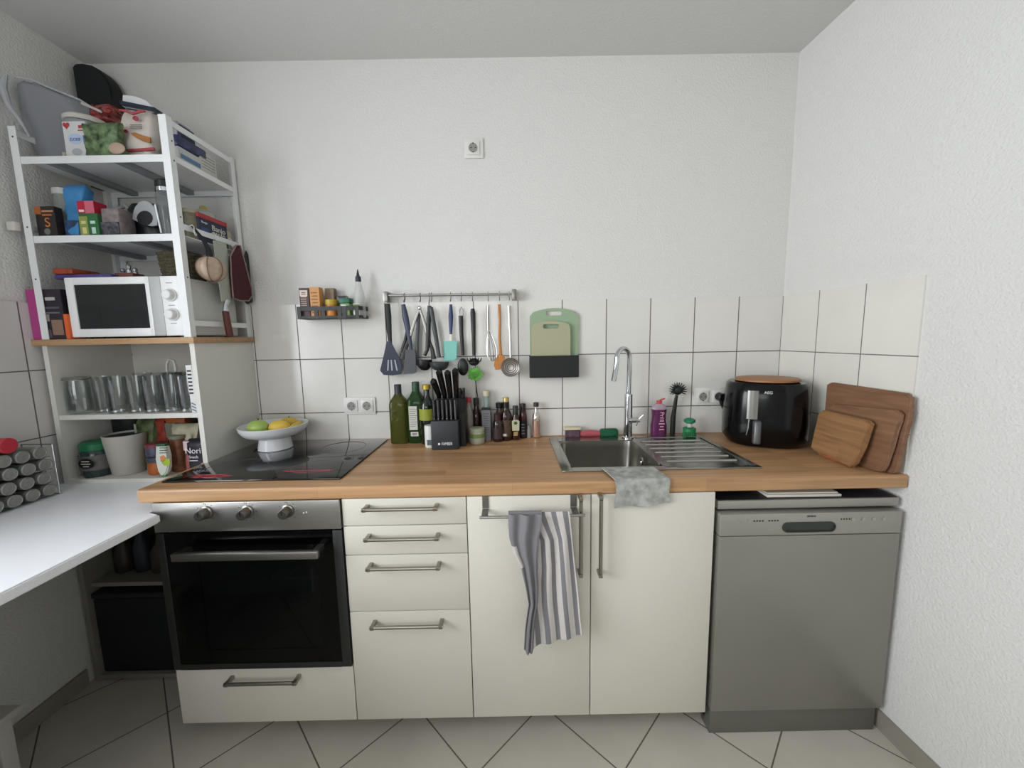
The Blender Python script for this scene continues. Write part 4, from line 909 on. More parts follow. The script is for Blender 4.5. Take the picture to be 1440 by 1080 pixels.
# ------------------------------------------------------------------ cabinet bottom
B1 = BZ+.0165
def pw2(px, py, y): q = at(px, py, 'Y', y); return q.x, q.z
t = thing('dark_bottle', (-2.93, -.24, B1), 'dark round-ended bottle at the far left bottom of the corner cabinet', 'bottle')
MB().sph((-2.925, -.17, B1+.038), .037, (.75, 1.3, 1.0), 22, 14).obj('body', pm('dark_glass', '#1f2a2b', .12), t)
t = thing('pickle_jar', (-2.89, -.27, B1), 'big dark jar with a green screw lid and oval label', 'jar')
jy = -.272; jx = XY(127, 650, jy-.03)
MB().lathe(jx, jy, [(.046, B1+.0006), (.051, B1+.01), (.053, B1+.07), (.051, B1+.098), (.046, B1+.106)], 28).obj('body', pm('jar_dark', '#2c3c3b', .15), t)
MB().lathe(jx, jy, [(.049, B1+.1065), (.049, B1+.130), (.040, B1+.138)], 28).obj('lid', pm('lid_green', '#1d6a44', .4), t)
MB().lathe(jx, jy, [(.0537, B1+.03), (.0537, B1+.088)], 28, c0=False, c1=False).obj('label', pm('label_greybrown', '#5d5a58', .5), t)
MB().loft([[(jx+.010+.029*math.cos(a), y, B1+.060+.020*math.sin(a)) for a in (2*math.pi*i/24 for i in range(24))] for y in (jy-.0530, jy-.0555)]).obj('oval_print', pm('oval_black', '#15181a', .5), t)
for k, w in enumerate((.03, .036, .022)): MB().box(jx+.010-w/2, jx+.010+w/2, jy-.0562, jy-.0556, B1+.068-k*.010, B1+.071-k*.010).obj('print_line', pm('cream_print', '#d8d6cc', .5), t)
t = jar('white_capped_jar', XY(131, 610, -.08), -.085, B1, .046, .190, glass('frosted_glass', '#aeb4ae', .45, .25), pm('lid_white2', '#c9c7bf', .5), 'tall jar with a broad off-white lid behind the green-lidded jar', lidh=.018, lidr=1.15)
t = thing('utensil_pot', (-2.80, -.25, B1), 'pale grey tapered plastic pot in the middle of the cabinet bottom', 'pot')
uy = -.252; ux = XY(170, 650, uy-.03)
MB().lathe(ux, uy, [(.049, B1+.0006), (.051, B1+.004), (.067, B1+.160), (.064, B1+.160), (.049, B1+.01)], 30, c1=False).obj('pot', pm('pot_palegrey', '#b3b0a8', .5), t)
MB().lathe(ux, uy, [(.0630, B1+.150), (.0632, B1+.153)], 30).obj('contents', pm('contents_dark', '#2e3536', .5), t)
t = thing('black_casserole', (-2.74, -.11, B1), 'large black pot at the back of the cabinet bottom', 'pot')
kx = XY(176, 600, -.16); MB().lathe(kx, -.118, [(.060, B1+.0006), (.066, B1+.01), (.070, B1+.218), (.064, B1+.224)], 32).obj('body', pm('pot_black', '#101317', .6), t)
t = thing('herb_packet', (-2.68, -.2, B1), 'green and olive printed bag upright behind the orange-bottomed jar', 'bag')
hx_ = XY(209, 620, -.20); pouch(hx_-.036, hx_+.036, -.215, -.165, B1, B1+.205, pm('olive_print', '#5d6c48', .45, noise=.6, nscale=30), t, seed=14, top=3)
MB().box(hx_-.034, hx_-.026, -.219, -.2155, B1+.09, B1+.19).obj('pale_edge', pm('pale_green', '#a9b8a2', .5), t)
sx0 = XY(213, 660, -.30); t = jar('spread_jar', sx0, -.268, B1, .034, .070, pm('jar_orange', '#b4602c', .3, noise=.25, nscale=30), pm('lid_slate', '#3f4452', .4), 'small squat jar with orange contents and slate lid', lidh=.020)
t = jar('blue_lidded_jar', sx0-.002, -.268, B1+.0706, .032, .052, pm('jar_slate', '#4a4f60', .3, noise=.3, nscale=40), pm('lid_darkred', '#7c3a3e', .4), 'slate coloured jar with dark red lid stacked on the orange jar', lidh=.014)
t = thing('dressing_tube', (-2.63, -.29, B1), 'upside-down squeeze bottle with fruit label and green cap', 'squeeze bottle')
tb = [(222, 627), (236, 627), (238, 640), (240, 656), (238, 663), (234, 668), (229, 668), (225, 661), (223, 645)]
tw = [(at(x, y, 'Y', -.31).x, at(x, y, 'Y', -.31).z) for x, y in tb]
zm = at(230, 668, 'Y', -.31).z
MB().prism(tw, 'Y', -.322, -.300, bev=.004).obj('body', pm('tube_white', '#d7dcd2', .35), t)
MB().lathe(sum(p_[0] for p_ in tw[5:7])/2, -.311, [(.009, B1+.0006), (.010, B1+.004), (.009, zm+.003)], 16).obj('cap', pm('cap_green', '#4f9a57', .4), t)
MB().box(tw[0][0]+.002, tw[1][0]-.002, -.320, -.302, tw[0][1]+.0002, tw[0][1]+.010, bev=.002).obj('end_seal', pm('seal_dgreen', '#2f5a40', .4), t)
def tubep(px, py): q = at(px, py, 'Y', -.3225); return (q.x, q.z)
MB().prism([tubep(*q) for q in ((225, 642), (230, 640), (234, 644), (230, 649), (226, 649))], 'Y', -.3227, -.3222).obj('peach_print', pm('peach_ink', '#d98a50', .5), t)
MB().prism([tubep(*q) for q in ((227, 650), (234, 645), (238.5, 645), (239, 654), (231, 655))], 'Y', -.3227, -.3222).obj('lime_print', pm('lime_ink', '#a8c23c', .5), t)
for py in (630, 633.5, 637): a_, c_ = tubep(224.5, py), tubep(235, py); MB().box(a_[0], c_[0], -.3227, -.3222, a_[1]-.0015, a_[1]+.0015).obj('printed_text', pm('darkgreen_ink', '#35523f', .5), t)
t = jar('grain_jar', XY(247, 650, -.27), -.245, B1, .030, .150, pm('jar_rust', '#6e452c', .35, noise=.45, nscale=60), pm('lid_greygreen', '#7c7f6c', .4), 'tall rusty brown jar with a grey-green lid beside the squeeze bottle')
t = thing('lentil_bag', (-2.64, -.18, B1), 'red bag standing behind the squeeze bottle', 'bag')
rx0 = XY(232, 605, -.17); pouch(rx0-.032, rx0+.030, -.20, -.15, B1, B1+.215, pm('red_pack', '#8f3325', .45, noise=.5, nscale=30), t, seed=21, top=3)
t = thing('lentil_bag', (-2.57, -.18, B1), 'orange bag with a grey window panel behind the rusty jar', 'bag')
ox0_ = XY(254, 603, -.17); pouch(ox0_-.038, ox0_+.040, -.205, -.150, B1, B1+.225, pm('orange_pack2', '#a8562c', .45, noise=.2, nscale=20), t, seed=23, top=3)
MB().box(ox0_-.026, ox0_+.022, -.212, -.2055, B1+.13, B1+.190).obj('window_panel', pm('grey_panel', '#7d7a6c', .5), t)
t = thing('cream_bag', (-2.5, -.22, B1), 'cream cotton bag top gathered above the dark lettered bag', 'bag')
cx2 = XY(272, 615, -.2); pouch(cx2-.052, cx2+.045, -.24, -.206, B1, B1+.190, pm('cream_cloth', '#b9b49c', .8, noise=.12, nscale=30), t, seed=25, top=6, nudge=.006)
t = thing('purple_packet', (-2.48, -.13, B1), 'dark purple striped packet under the shelf at the right end', 'packet')
MB().box(-2.52, -2.45, -.13, -.06, B1+.0006, B1+.222, bev=.004).obj('packet', pm('purple_dark', '#3f3040', .5), t)
for k in range(4): MB().box(-2.519, -2.451, -.1312, -.1302, B1+.165+k*.014, B1+.169+k*.014).obj('pale_stripe', pm('lilac_stripe', '#a89aa8', .5), t)
t = bottle('sauce_bottle', XY(264, 640, -.30), -.285, B1, .0185, .135, pm('pink_sauce', '#8f4f4a', .35), pm('cap_palepink', '#d3bcc0', .4), 'slim reddish bottle with a round pale pink cap', nr=.7, caph=.036, capr=1.1, sh=.45)
t = thing('nori_bag', (-2.48, -.25, B1), 'black-purple bag with white lettering at the right end of the cabinet bottom', 'bag')
pouch(-2.510, -2.436, -.310, -.262, B1, B1+.142, pm('nori_black', '#1e1a26', .4, noise=.25, nscale=30), t, seed=27, top=4, nudge=.002)
text('Nori', -2.475, -.3155, B1+.100, .032, pm('white_ink', '#e0dee2', .5), t)
text('Snack', -2.475, -.3155, B1+.076, .016, pm('white_ink', '#e0dee2', .5), t)
MB().box(-2.492, -2.460, -.3160, -.3150, B1+.060, B1+.063).obj('print_line', pm('white_ink', '#e0dee2', .5), t)

# ------------------------------------------------------------------ spice rack with lying jars (lower left)
sr = thing('spice_jar_rack', (-2.93, -.52, BZ), 'wire rack holding lying spice jars on the white board by the left wall', 'rack')
wire = pm('rack_chrome', '#9a9b9d', .2, 1)
for y in (-.432, -.655):
    b = MB()
    for x in (-2.868, -2.978): b.tube([(x, y, BZ+.001), (x, y, 1.035)], .0022, 6)
    b.tube([(-2.978, y, 1.035), (-2.868, y, 1.035)], .0022, 6); b.tube([(-2.978, y, BZ+.003), (-2.868, y, BZ+.003)], .0022, 6)
    b.obj('side_frame', wire, sr)
for k in range(4):
    z = BZ+.0045+k*.046
    for x in (-2.884, -2.965): MB().tube([(x, -.655, z-.0015), (x, -.432, z-.0015)], .0018, 6).obj('cross_wire', wire, sr)
sj = thing('spice_jar', (-2.92, -.46, BZ), '', 'spice jar', 'lying spice jars with grey lids in the wire rack')
r_ = .0205; yc, zc = -.46, BZ+.028
def xcyl(prof, yc, zc, n=22): return MB().loft([[(x, yc+r*math.cos(a), zc+r*math.sin(a)) for a in (2*math.pi*i/n for i in range(n))] for r, x in prof])
xcyl([(r_*.95, -2.975), (r_, -2.972), (r_, -2.885), (r_*.9, -2.88)], yc, zc).obj('body', glass('spice_glass', '#8f9a8e', .4, .1), sj)
xcyl([(r_*.9, -2.970), (r_*.9, -2.890)], yc, zc).obj('contents', pm('spice_fill', '#5a4f3c', .8, noise=.5, nscale=80), sj)
xcyl([(r_, -2.8795), (r_, -2.868), (r_*.85, -2.866), (r_*.8, -2.8675)], yc, zc).obj('lid', pm('lid_grey', '#8d8e8a', .4, .3, noise=.15, nscale=60), sj)
sj.location = (-2.92, yc, zc); 
for ch in sj.children:
    for v in ch.data.vertices: v.co += Vector((0, -.46-yc, BZ-zc))
for j in range(4):
    for i in range(4):
        y = -.460-i*.0475-(.010 if j % 2 else 0); z = BZ+.028+j*.0455
        if i == j == 0: g = sj; g.location = (-2.92, y, z)
        else: g = copy_tree(sj, (-2.92, y, z))
        g['label'] = ['bottom', 'second', 'third', 'top'][j]+' row spice jar in the wire rack, '+['nearest the cabinet', 'second from the cabinet', 'third from the cabinet', 'farthest from the cabinet'][i]
        g['group'] = 'lying spice jars with grey lids in the wire rack'
t = thing('red_lidded_jar', (-2.92, -.55, 1.035), 'jar with a bright red lid lying on top of the spice rack', 'jar')
xcyl([(.019, -2.97), (.022, -2.968), (.022, -2.90)], -.545, 1.061).obj('body', pm('jar_slate2', '#3d4248', .3), t)
xcyl([(.0255, -2.8995), (.0255, -2.872), (.022, -2.869)], -.545, 1.061).obj('lid', pm('lid_red', '#b8313f', .4), t)
t = thing('dark_lidded_jar', (-2.92, -.6, 1.035), 'jar with a dark lid lying on the spice rack left of the red-lidded one', 'jar')
xcyl([(.019, -2.97), (.022, -2.968), (.022, -2.90)], -.602, 1.061).obj('body', pm('jar_slate2', '#3d4248', .3), t)
xcyl([(.0255, -2.8995), (.0255, -2.872), (.022, -2.869)], -.602, 1.061).obj('lid', pm('lid_darkslate', '#34383f', .4), t)

# ------------------------------------------------------------------ white chair corner at the lower left edge
ch = thing('white_stool', (-2.80, -.80, 0), 'white wooden stool whose corner shows at the bottom left', 'stool')
sz = .315; c0 = at(31, 990, 'Z', sz)
sw = pm('stool_white', '#b9b6ae', .55)
sx1, sy1 = c0.x, c0.y
MB().box(sx1-.24, sx1, sy1-.30, sy1, sz-.022, sz, bev=.004).obj('seat', sw, ch)
for x in (sx1-.225, sx1-.045):
    for y in (sy1-.28, sy1-.055):
        MB().box(x, x+.035, y, y+.035, .0005, sz-.023, bev=.002).obj('leg', sw, ch)
MB().box(sx1-.19, sx1-.045, sy1-.048, sy1-.03, sz-.085, sz-.03).obj('apron', sw, ch)

# ================================================================== BACK WALL
# sockets (Schuko)
def socket(x, z, parent, y=-.0085, plug=False):
    fr = MB().box(x-.0275, x+.0275, y-.004, y, z-.0275, z+.0275, bev=.0015).obj('insert', pm('socket_white', '#dcdbd6', .35), parent)
    b = MB().loft([[(x+q*math.cos(a), yy_, z+q*math.sin(a)) for a in (2*math.pi*i/28 for i in range(28))] for q, yy_ in ((.0225, y-.004), (.0225, y-.0055), (.0200, y-.0055), (.0192, y-.0042))], c0=False)
    b.obj('rim', pm('socket_white', '#dcdbd6', .35), fr)
    MB().loft([[(x+q*math.cos(a), yy_, z+q*math.sin(a)) for a in (2*math.pi*i/28 for i in range(28))] for q, yy_ in ((.0192, y-.0041), (.0190, y-.0045))]).obj('well', pm('socket_shadow', '#8f8e89', .6), fr)
    for dx in (-.0095, .0095): MB().loft([[(x+dx+.0026*math.cos(a), yy_, z+.0026*math.sin(a)) for a in (2*math.pi*i/10 for i in range(10))] for yy_ in (y-.0046, y-.005)]).obj('pin_hole', BLACK, fr)
    for dz in (-.0175, .0175): MB().box(x-.003, x+.003, y-.0055, y-.0046, z+dz-.0025, z+dz+.0025).obj('earth_clip', pm('earth_steel', '#55554f', .4, .8), fr)
def plate(x0, x1, z0, z1, parent, y0=0.0):
    MB().box(x0, x1, y0-.0085, y0-.0003, z0, z1, bev=.003).obj('cover_plate', pm('socket_white', '#dcdbd6', .35), parent)
t = thing('wall_socket', (-1.379, -.004, 2.151), 'single white wall socket high on the bare wall', 'socket'); plate(-1.420, -1.338, 2.152, 2.233, t); socket(-1.381, 2.192, t)
t = thing('wall_socket', (-1.938, -.012, 1.038), 'double white wall socket on the tiles right of the fruit bowl', 'socket'); plate(-2.012, -1.866, 1.040, 1.120, t, -.008)
for x in (-1.975, -1.904): socket(x, 1.080, t, -.0165)
t = thing('wall_socket', (-.318, -.012, 1.05), 'double white wall socket on the tiles by the air fryer', 'socket'); plate(-.391, -.240, 1.052, 1.133, t, -.008)
for x in (-.351, -.280): socket(x, 1.093, t, -.0165)

# wall basket with spices
wbk = thing('wall_basket', (-2.005, -.05, 1.472), 'small black metal wall basket with packets and jars above the tiles', 'wall shelf')
bx0, bx1, by0, by1, bz0, bz1 = -2.150, -1.875, -.095, -.010, 1.476, 1.528
MB().box(bx0, bx1, by0, by1, bz0, bz0+.002).obj('tray', pm('basket_metal', '#333433', .5), wbk)
b = MB(); pth = [(bx0, by1), (bx0, by0+.015), (bx0+.004, by0+.004), (bx0+.015, by0), (bx1-.03, by0), (bx1-.012, by0+.006), (bx1, by0+.025), (bx1, by1)]
for z0, z1 in ((bz0, bz0+.012), (bz1-.018, bz1)):
    b.loft([[(x+ox, y+oy, z) for x, y in pth]+[(x*1+ (.0015 if x < -2.0 else -.0015), y+.0015*(y < by0+.01), z) for x, y in pth[::-1]] for z, ox, oy in ((z0, 0, 0), (z1, 0, 0))])
for x in (bx0+.002, -2.075, -2.045, -1.975, -1.955, -1.90): b.box(x, x+.016, by0-.0004, by0+.0014, bz0, bz1)
b.obj('rail_band', pm('basket_metal', '#333433', .5), wbk)
BK = bz0+.0024
t = carton('spice_packet', -2.140, -2.098, -.082, -.045, BK, 1.608, pm('brown_card', '#4c3a37', .5), 'brown box with a pale shield label, leftmost in the wall basket', 'box')
MB().prism([(-2.137, 1.598), (-2.104, 1.598), (-2.105, 1.575), (-2.110, 1.569), (-2.131, 1.569), (-2.137, 1.575)], 'Y', -.0826, -.082).obj('shield_label', pm('shield_cream', '#d9c8bb', .5), t)
for k in range(4): MB().box(-2.134, -2.110, -.0826, -.082, 1.532+k*.009, 1.536+k*.009).obj('print_line', pm('print_beige', '#b59c90', .5), t)
for k in range(2): MB().box(-2.130, -2.112, -.0831, -.0827, 1.580+k*.007, 1.583+k*.007).obj('dark_text', pm('print_brown', '#4c3a37', .5), t)
t = carton('spice_packet', -2.093, -2.052, -.086, -.05, BK, 1.610, pm('orange_card', '#c9935a', .5), 'orange box second from left in the wall basket', 'box')
for k in range(7): MB().box(-2.088+.004*(k % 2), -2.060, -.0866, -.086, 1.50+k*.014, 1.505+k*.014).obj('print_line', pm('print_ochre', '#96602a', .5), t)
t = carton('spice_packet', -2.046, -2.008, -.045, -.015, BK, 1.610, pm('kraft_card', '#7d6a55', .55, noise=.2, nscale=40), 'kraft brown box behind the yellow-lidded jar', 'box')
t = thing('spice_pouch', (-1.98, -.03, BK), 'grey pouch with black zip band at the back of the wall basket', 'pouch')
MB().box(-2.004, -1.955, -.034, -.018, BK+.0005, 1.577, bev=.004).obj('pouch', pm('pouch_grey', '#84827b', .55, noise=.15, nscale=30), t)
MB().prism([(-2.003, 1.577), (-1.957, 1.578), (-1.963, 1.569), (-1.985, 1.565)], 'Y', -.0352, -.0344).obj('black_band', BLACK, t)
t = jar('spice_jar', -2.010, -.068, BK, .0245, .079, pm('turmeric_glass', '#c47a2e', .25, noise=.3, nscale=30), pm('lid_gold', '#b89f2c', .4), 'round spice jar with a yellow-gold lid in the wall basket', 'spice jar', lidh=.021)
t = thing('spice_tub', (-1.945, -.065, BK), 'square tub with a dark green lid in the wall basket', 'tub')
MB().box(-1.966, -1.926, -.088, -.048, BK+.0005, BK+.062, bev=.003).obj('tub', pm('tub_green', '#7c9a62', .4), t)
MB().box(-1.968, -1.924, -.090, -.046, BK+.0625, BK+.084, bev=.002).obj('lid', pm('lid_dgreen', '#1f6145', .4), t)
MB().box(-1.962, -1.940, -.0888, -.088, BK+.02, BK+.055).obj('white_label', pm('label_white', '#d9dcd6', .5), t)
t = thing('nozzle_bottle', (-1.90, -.05, BK), 'clear bottle with a pointed dark blue nozzle in the wall basket', 'bottle')
nx, ny = -1.893, -.055
MB().lathe(nx, ny, [(.021, BK+.0006), (.0235, BK+.005), (.0235, BK+.09), (.012, BK+.148), (.010, BK+.155)], 24).obj('body', glass('squeeze_clear', '#dfe2df', .62, .2), t)
MB().lathe(nx, ny, [(.012, BK+.1555), (.0115, BK+.176), (.007, BK+.180), (.0015, BK+.208)], 18).obj('nozzle', pm('nozzle_navy', '#232a38', .4), t)
MB().box(nx-.020, nx+.008, -.0798, -.0788, BK+.012, BK+.06).obj('label', pm('label_white', '#d9dcd6', .5), t)
MB().box(nx-.020, nx+.008, -.0804, -.0799, BK+.045, BK+.057).obj('green_print', pm('print_green', '#5b7a2e', .5), t)

# utensil rail
ra = thing('utensil_rail', (-1.5, -.03, 1.54), 'long steel utensil rail with black hooks on the wall above the bottles', 'rail')
for x in (-1.782, -1.217): MB().box(x-.010, x+.010, -.052, -.0085, 1.546, 1.591, bev=.002).obj('end_bracket', STEELD, ra)
MB().tube([(-1.782, -.040, 1.574), (-1.217, -.040, 1.571)], .0055, 12).obj('bar', STEEL, ra)
def shook(x, parent, z=1.573):
    MB().tube([(x, -.046, z-.004), (x, -.046, z+.004), (x, -.040, z+.0095), (x, -.033, z+.004), (x, -.033, z-.012), (x+.001, -.044, z-.024), (x+.001, -.052, z-.030), (x+.001, -.058, z-.024)], .0017, 6).obj('hook', STEELD, parent)
def U(px, py, y=-.055): q = at(px, py, 'Y', y); return (q.x, y, q.z)
def uten(name, hx, label, cat='kitchen utensil'):
    t = thing(name, (U(hx, 430)[0], -.055, 1.25), label, cat); shook(U(hx, 420)[0], t); return t
NAVY = pm('navy_nylon', '#1f2a3c', .35); GREYN = pm('grey_nylon', '#4a4c50', .45); BLKN = pm('black_nylon', '#0f1012', .35); DSTEEL = pm('dull_steel', '#77777a', .35, .9)
def blade(pts, y0, y1, mat, t, name='head', bev=.0012):
    return MB().prism([(U(*p)[0], U(*p)[2]) for p in pts], 'Y', y0, y1, bev=bev).obj(name, mat, t)
t = uten('slotted_turner', 545, 'navy slotted turner, leftmost on the utensil rail')
MB().tube([U(545, 427), U(546, 445), U(547, 462), U(549, 484)], [.011, .014, .012, .008], 12, flat=.5).obj('handle', BLACKM, t)
hd = [(544, 480), (550, 480), (556, 492), (563, 505), (566, 514), (564, 526), (552, 528), (540, 527), (535, 521), (539, 505), (542, 492)]
blade(hd, -.062, -.056, NAVY, t)
for x0, x1 in ((546, 545), (550, 551), (555, 558)): blade([(x0, 506), (x0+1.6, 506), (x1+2, 521), (x1+.2, 521)], -.0628, -.0618, pm('slot_grey', '#a9adb3', .4), t, 'slot', 0)
t = uten('plain_turner', 567, 'slate blue and grey turner, second on the utensil rail')
MB().tube([U(567, 428), U(570, 445), U(574, 465), U(578, 492)], [.009, .014, .012, .008], 12, flat=.5).obj('handle', pm('slate_nylon', '#2f3a4d', .4), t)
blade([(571, 492), (578, 490), (585, 495), (586, 523), (583, 525), (568, 526), (569, 508)], -.062, -.058, GREYN, t)
t = uten('serving_fork', 568, 'dark curved scoop hanging just behind the second turner')
MB().tube([U(569, 432, -.048), U(573, 462, -.048), U(570, 480, -.048), U(566, 492, -.048)], [.005, .006, .008, .009], 10).obj('handle', BLKN, t)
MB().sph((U(566, 499, -.047)[0], -.047, U(566, 499)[2]), .017, (.55, .35, 1.3)).obj('head', BLKN, t)
t = uten('tongs', 590, 'steel kitchen tongs spread open on the utensil rail')
MB().sph(U(590, 433), .009, (1, .7, 1)).obj('pivot', CHROME, t)
MB().tube([U(589, 436), U(582, 455), U(577, 472)], [.006, .0075, .0075], 8, flat=.6).obj('arm', STEELD, t)
MB().tube([U(591, 436), U(597, 455), U(603, 478)], [.006, .0075, .0075], 8, flat=.6).obj('arm', STEELD, t)
MB().tube([U(577, 472), U(571, 488), U(566, 505)], [.007, .009, .011], 8, flat=.6).obj('tip', BLKN, t)
MB().tube([U(603, 478), U(608, 492), U(610, 505)], [.007, .009, .011], 8, flat=.6).obj('tip', BLKN, t)
t = uten('potato_masher', 590, 'plain grey stick utensil hanging behind the tongs')
MB().tube([U(589, 440, -.045), U(587, 475, -.045), U(586, 514, -.045)], [.0075, .008, .0065], 10).obj('stick', GREYN, t)
def ladle(t, top, neck, c, r, mat, y=-.058, dep=.7):
    MB().tube([U(*top, y), U((top[0]+neck[0])/2, (top[1]+neck[1])/2, y), U(*neck, y), U(c[0], c[1]-6, y)], [.009, .0105, .0085, .008], 10, flat=.5).obj('handle', mat, t)
    cc_ = U(*c, y); b = MB(); R = []
    for z, q in ((0, 1), (-.35, .97), (-.65, .80), (-.85, .5), (-.92, .15)): R.append([(cc_[0]+r*q*math.cos(a), y-.004+r*q*.7*math.sin(a), cc_[2]+r*z*dep) for a in (2*math.pi*i/24 for i in range(24))])
    for z, q in ((-.80, .15), (-.73, .45), (-.55, .72), (-.28, .90), (0, .93)): R.append([(cc_[0]+r*q*math.cos(a), y-.004+r*q*.7*math.sin(a), cc_[2]+r*z*dep) for a in (2*math.pi*i/24 for i in range(24))])
    b.loft(R, c0=False, c1=False); b.obj('bowl', mat, t)
t = uten('ladle', 603, 'black ladle hanging left of the grey ladle'); ladle(t, (604, 430), (601, 492), (597, 506), .034, BLKN, -.062, 1.5)
t = uten('ladle', 606, 'dark grey ladle with slanting handle above the knife block'); ladle(t, (606, 432), (617, 498), (618, 509), .043, pm('ladle_grey', '#34383a', .4), -.078, .95)
t = uten('silicone_spatula', 633, 'mint green silicone spatula with navy handle')
MB().tube([U(634, 428), U(634, 445), U(634, 470)], [.006, .0105, .006], 12, flat=.5).obj('handle', pm('handle_navy', '#23305a', .35), t)
MB().tube([U(634.5, 470), U(634.5, 479)], [.005, .009], 12, flat=.6).obj('ferrule', pm('ferrule_white', '#d8d6ca', .4), t)
blade([(623.5, 480), (644, 479.5), (643, 504), (640, 507), (626, 508), (624.5, 505)], -.064, -.054, pm('mint_silicone', '#7fc0b4', .5), t, bev=.003)
t = uten('serving_spoon', 648, 'black serving spoon right of the mint spatula')
MB().tube([U(648, 444), U(649, 470), U(651, 500)], [.010, .009, .0075], 12, flat=.5).obj('handle', BLKN, t)
MB().tube([U(646.5, 444), U(646.5, 436), U(648.5, 432), U(651, 436), U(651, 444)], .0022, 8).obj('loop', DSTEEL, t)
MB().sph(U(651, 516), .027, (.9, .28, 1.45), 20, 14).obj('head', BLKN, t)
t = uten('pasta_spoon', 664, 'black pasta fork with upturned prongs')
MB().tube([U(664.5, 434), U(665, 440), U(666, 470), U(666.5, 500)], [.008, .0115, .009, .0075], 12, flat=.5).obj('handle', BLKN, t)
MB().sph(U(666.5, 509), .023, (1.0, .35, .75), 18, 10).obj('head', BLKN, t)
for k in range(6): 
    x = 658+k*3.6; MB().tube([U(x+(667-x)*.4, 510), U(x, 507, -.07), U(x-(667-x)*.12, 503, -.078)], [.003, .003, .0015], 6).obj('prong', BLKN, t)
t = uten('whisk', 686, 'steel balloon whisk between the pasta fork and wooden spoon')
MB().tube([U(686.5, 429), U(686, 445), U(686.5, 465)], .0062, 10).obj('handle', STEEL, t)
for k in range(5):
    a0_ = math.pi*k/5; cb_, sb_ = math.cos(a0_), math.sin(a0_); top = U(688, 466); bot = U(684.5 if k else 690, 508); pts = []
    for i in range(21):
        s_ = i/20; ang = s_*2*math.pi; w = .030*math.sin(ang)*(.35+.65*abs(math.sin(ang/2))**2); zz = top[2]+(bot[2]-top[2])*(1-math.cos(ang))/2
        xx = top[0]+(U(693, 508)[0]-top[0])*(1-math.cos(ang))/2
        pts.append((xx+w*cb_, -.055+w*sb_, zz))
    MB().tube(pts, .0012, 5).obj('wire_loop', CHROME, t)
t = uten('wooden_spoon', 702, 'orange-brown wooden spoon with a short paddle')
WSP = pm('spoon_wood', '#b8793a', .55, noise=.15, nscale=8, aniso=(40, 40, 4))
MB().tube([U(702, 428), U(703, 450), U(702.5, 475), U(704, 500)], [.0068, .0055, .006, .007], 10).obj('handle', WSP, t)
blade([(702, 498), (706, 498), (710, 503), (709, 511), (705, 519), (697, 520), (694.5, 514), (696, 506)], -.060, -.052, WSP, t, bev=.002)
t = uten('skimmer', 716, 'round perforated steel skimmer, rightmost on the utensil rail')
MB().tube([U(716, 430), U(716.5, 445), U(717, 463)], [.009, .0075, .0085], 10, flat=.6).obj('grip', pm('grip_polished', '#b5b3ab', .3, .8), t)
MB().tube([U(717, 463), U(717.5, 485), U(718, 503)], .0052, 8).obj('stem', STEEL, t)
c_ = U(718, 516.5, -.06); r_s = .0425
dsk = pm('skimmer_steel', '#a9a69f', .35, .8)
b = MB().loft([[(c_[0]+q*math.cos(a), y, c_[2]+q*math.sin(a)) for a in (2*math.pi*i/40 for i in range(40))] for q, y in ((r_s, -.064), (r_s*.95, -.062), (r_s*.6, -.056), (.001, -.0545), (.001, -.0535), (r_s*.6, -.055), (r_s, -.0615))], c0=False, c1=False)
b.obj('disc', dsk, t)
for q in (.35, .55, .75, .9): 
    yq = -.0560-.006*max(0, (q-.5))*2-.0008
    MB().tube([(c_[0]+r_s*q*math.cos(2*math.pi*i/36), yq, c_[2]+r_s*q*math.sin(2*math.pi*i/36)) for i in range(37)], .0016, 5).obj('slot_ring', pm('slot_brown', '#5c534a', .6), t)

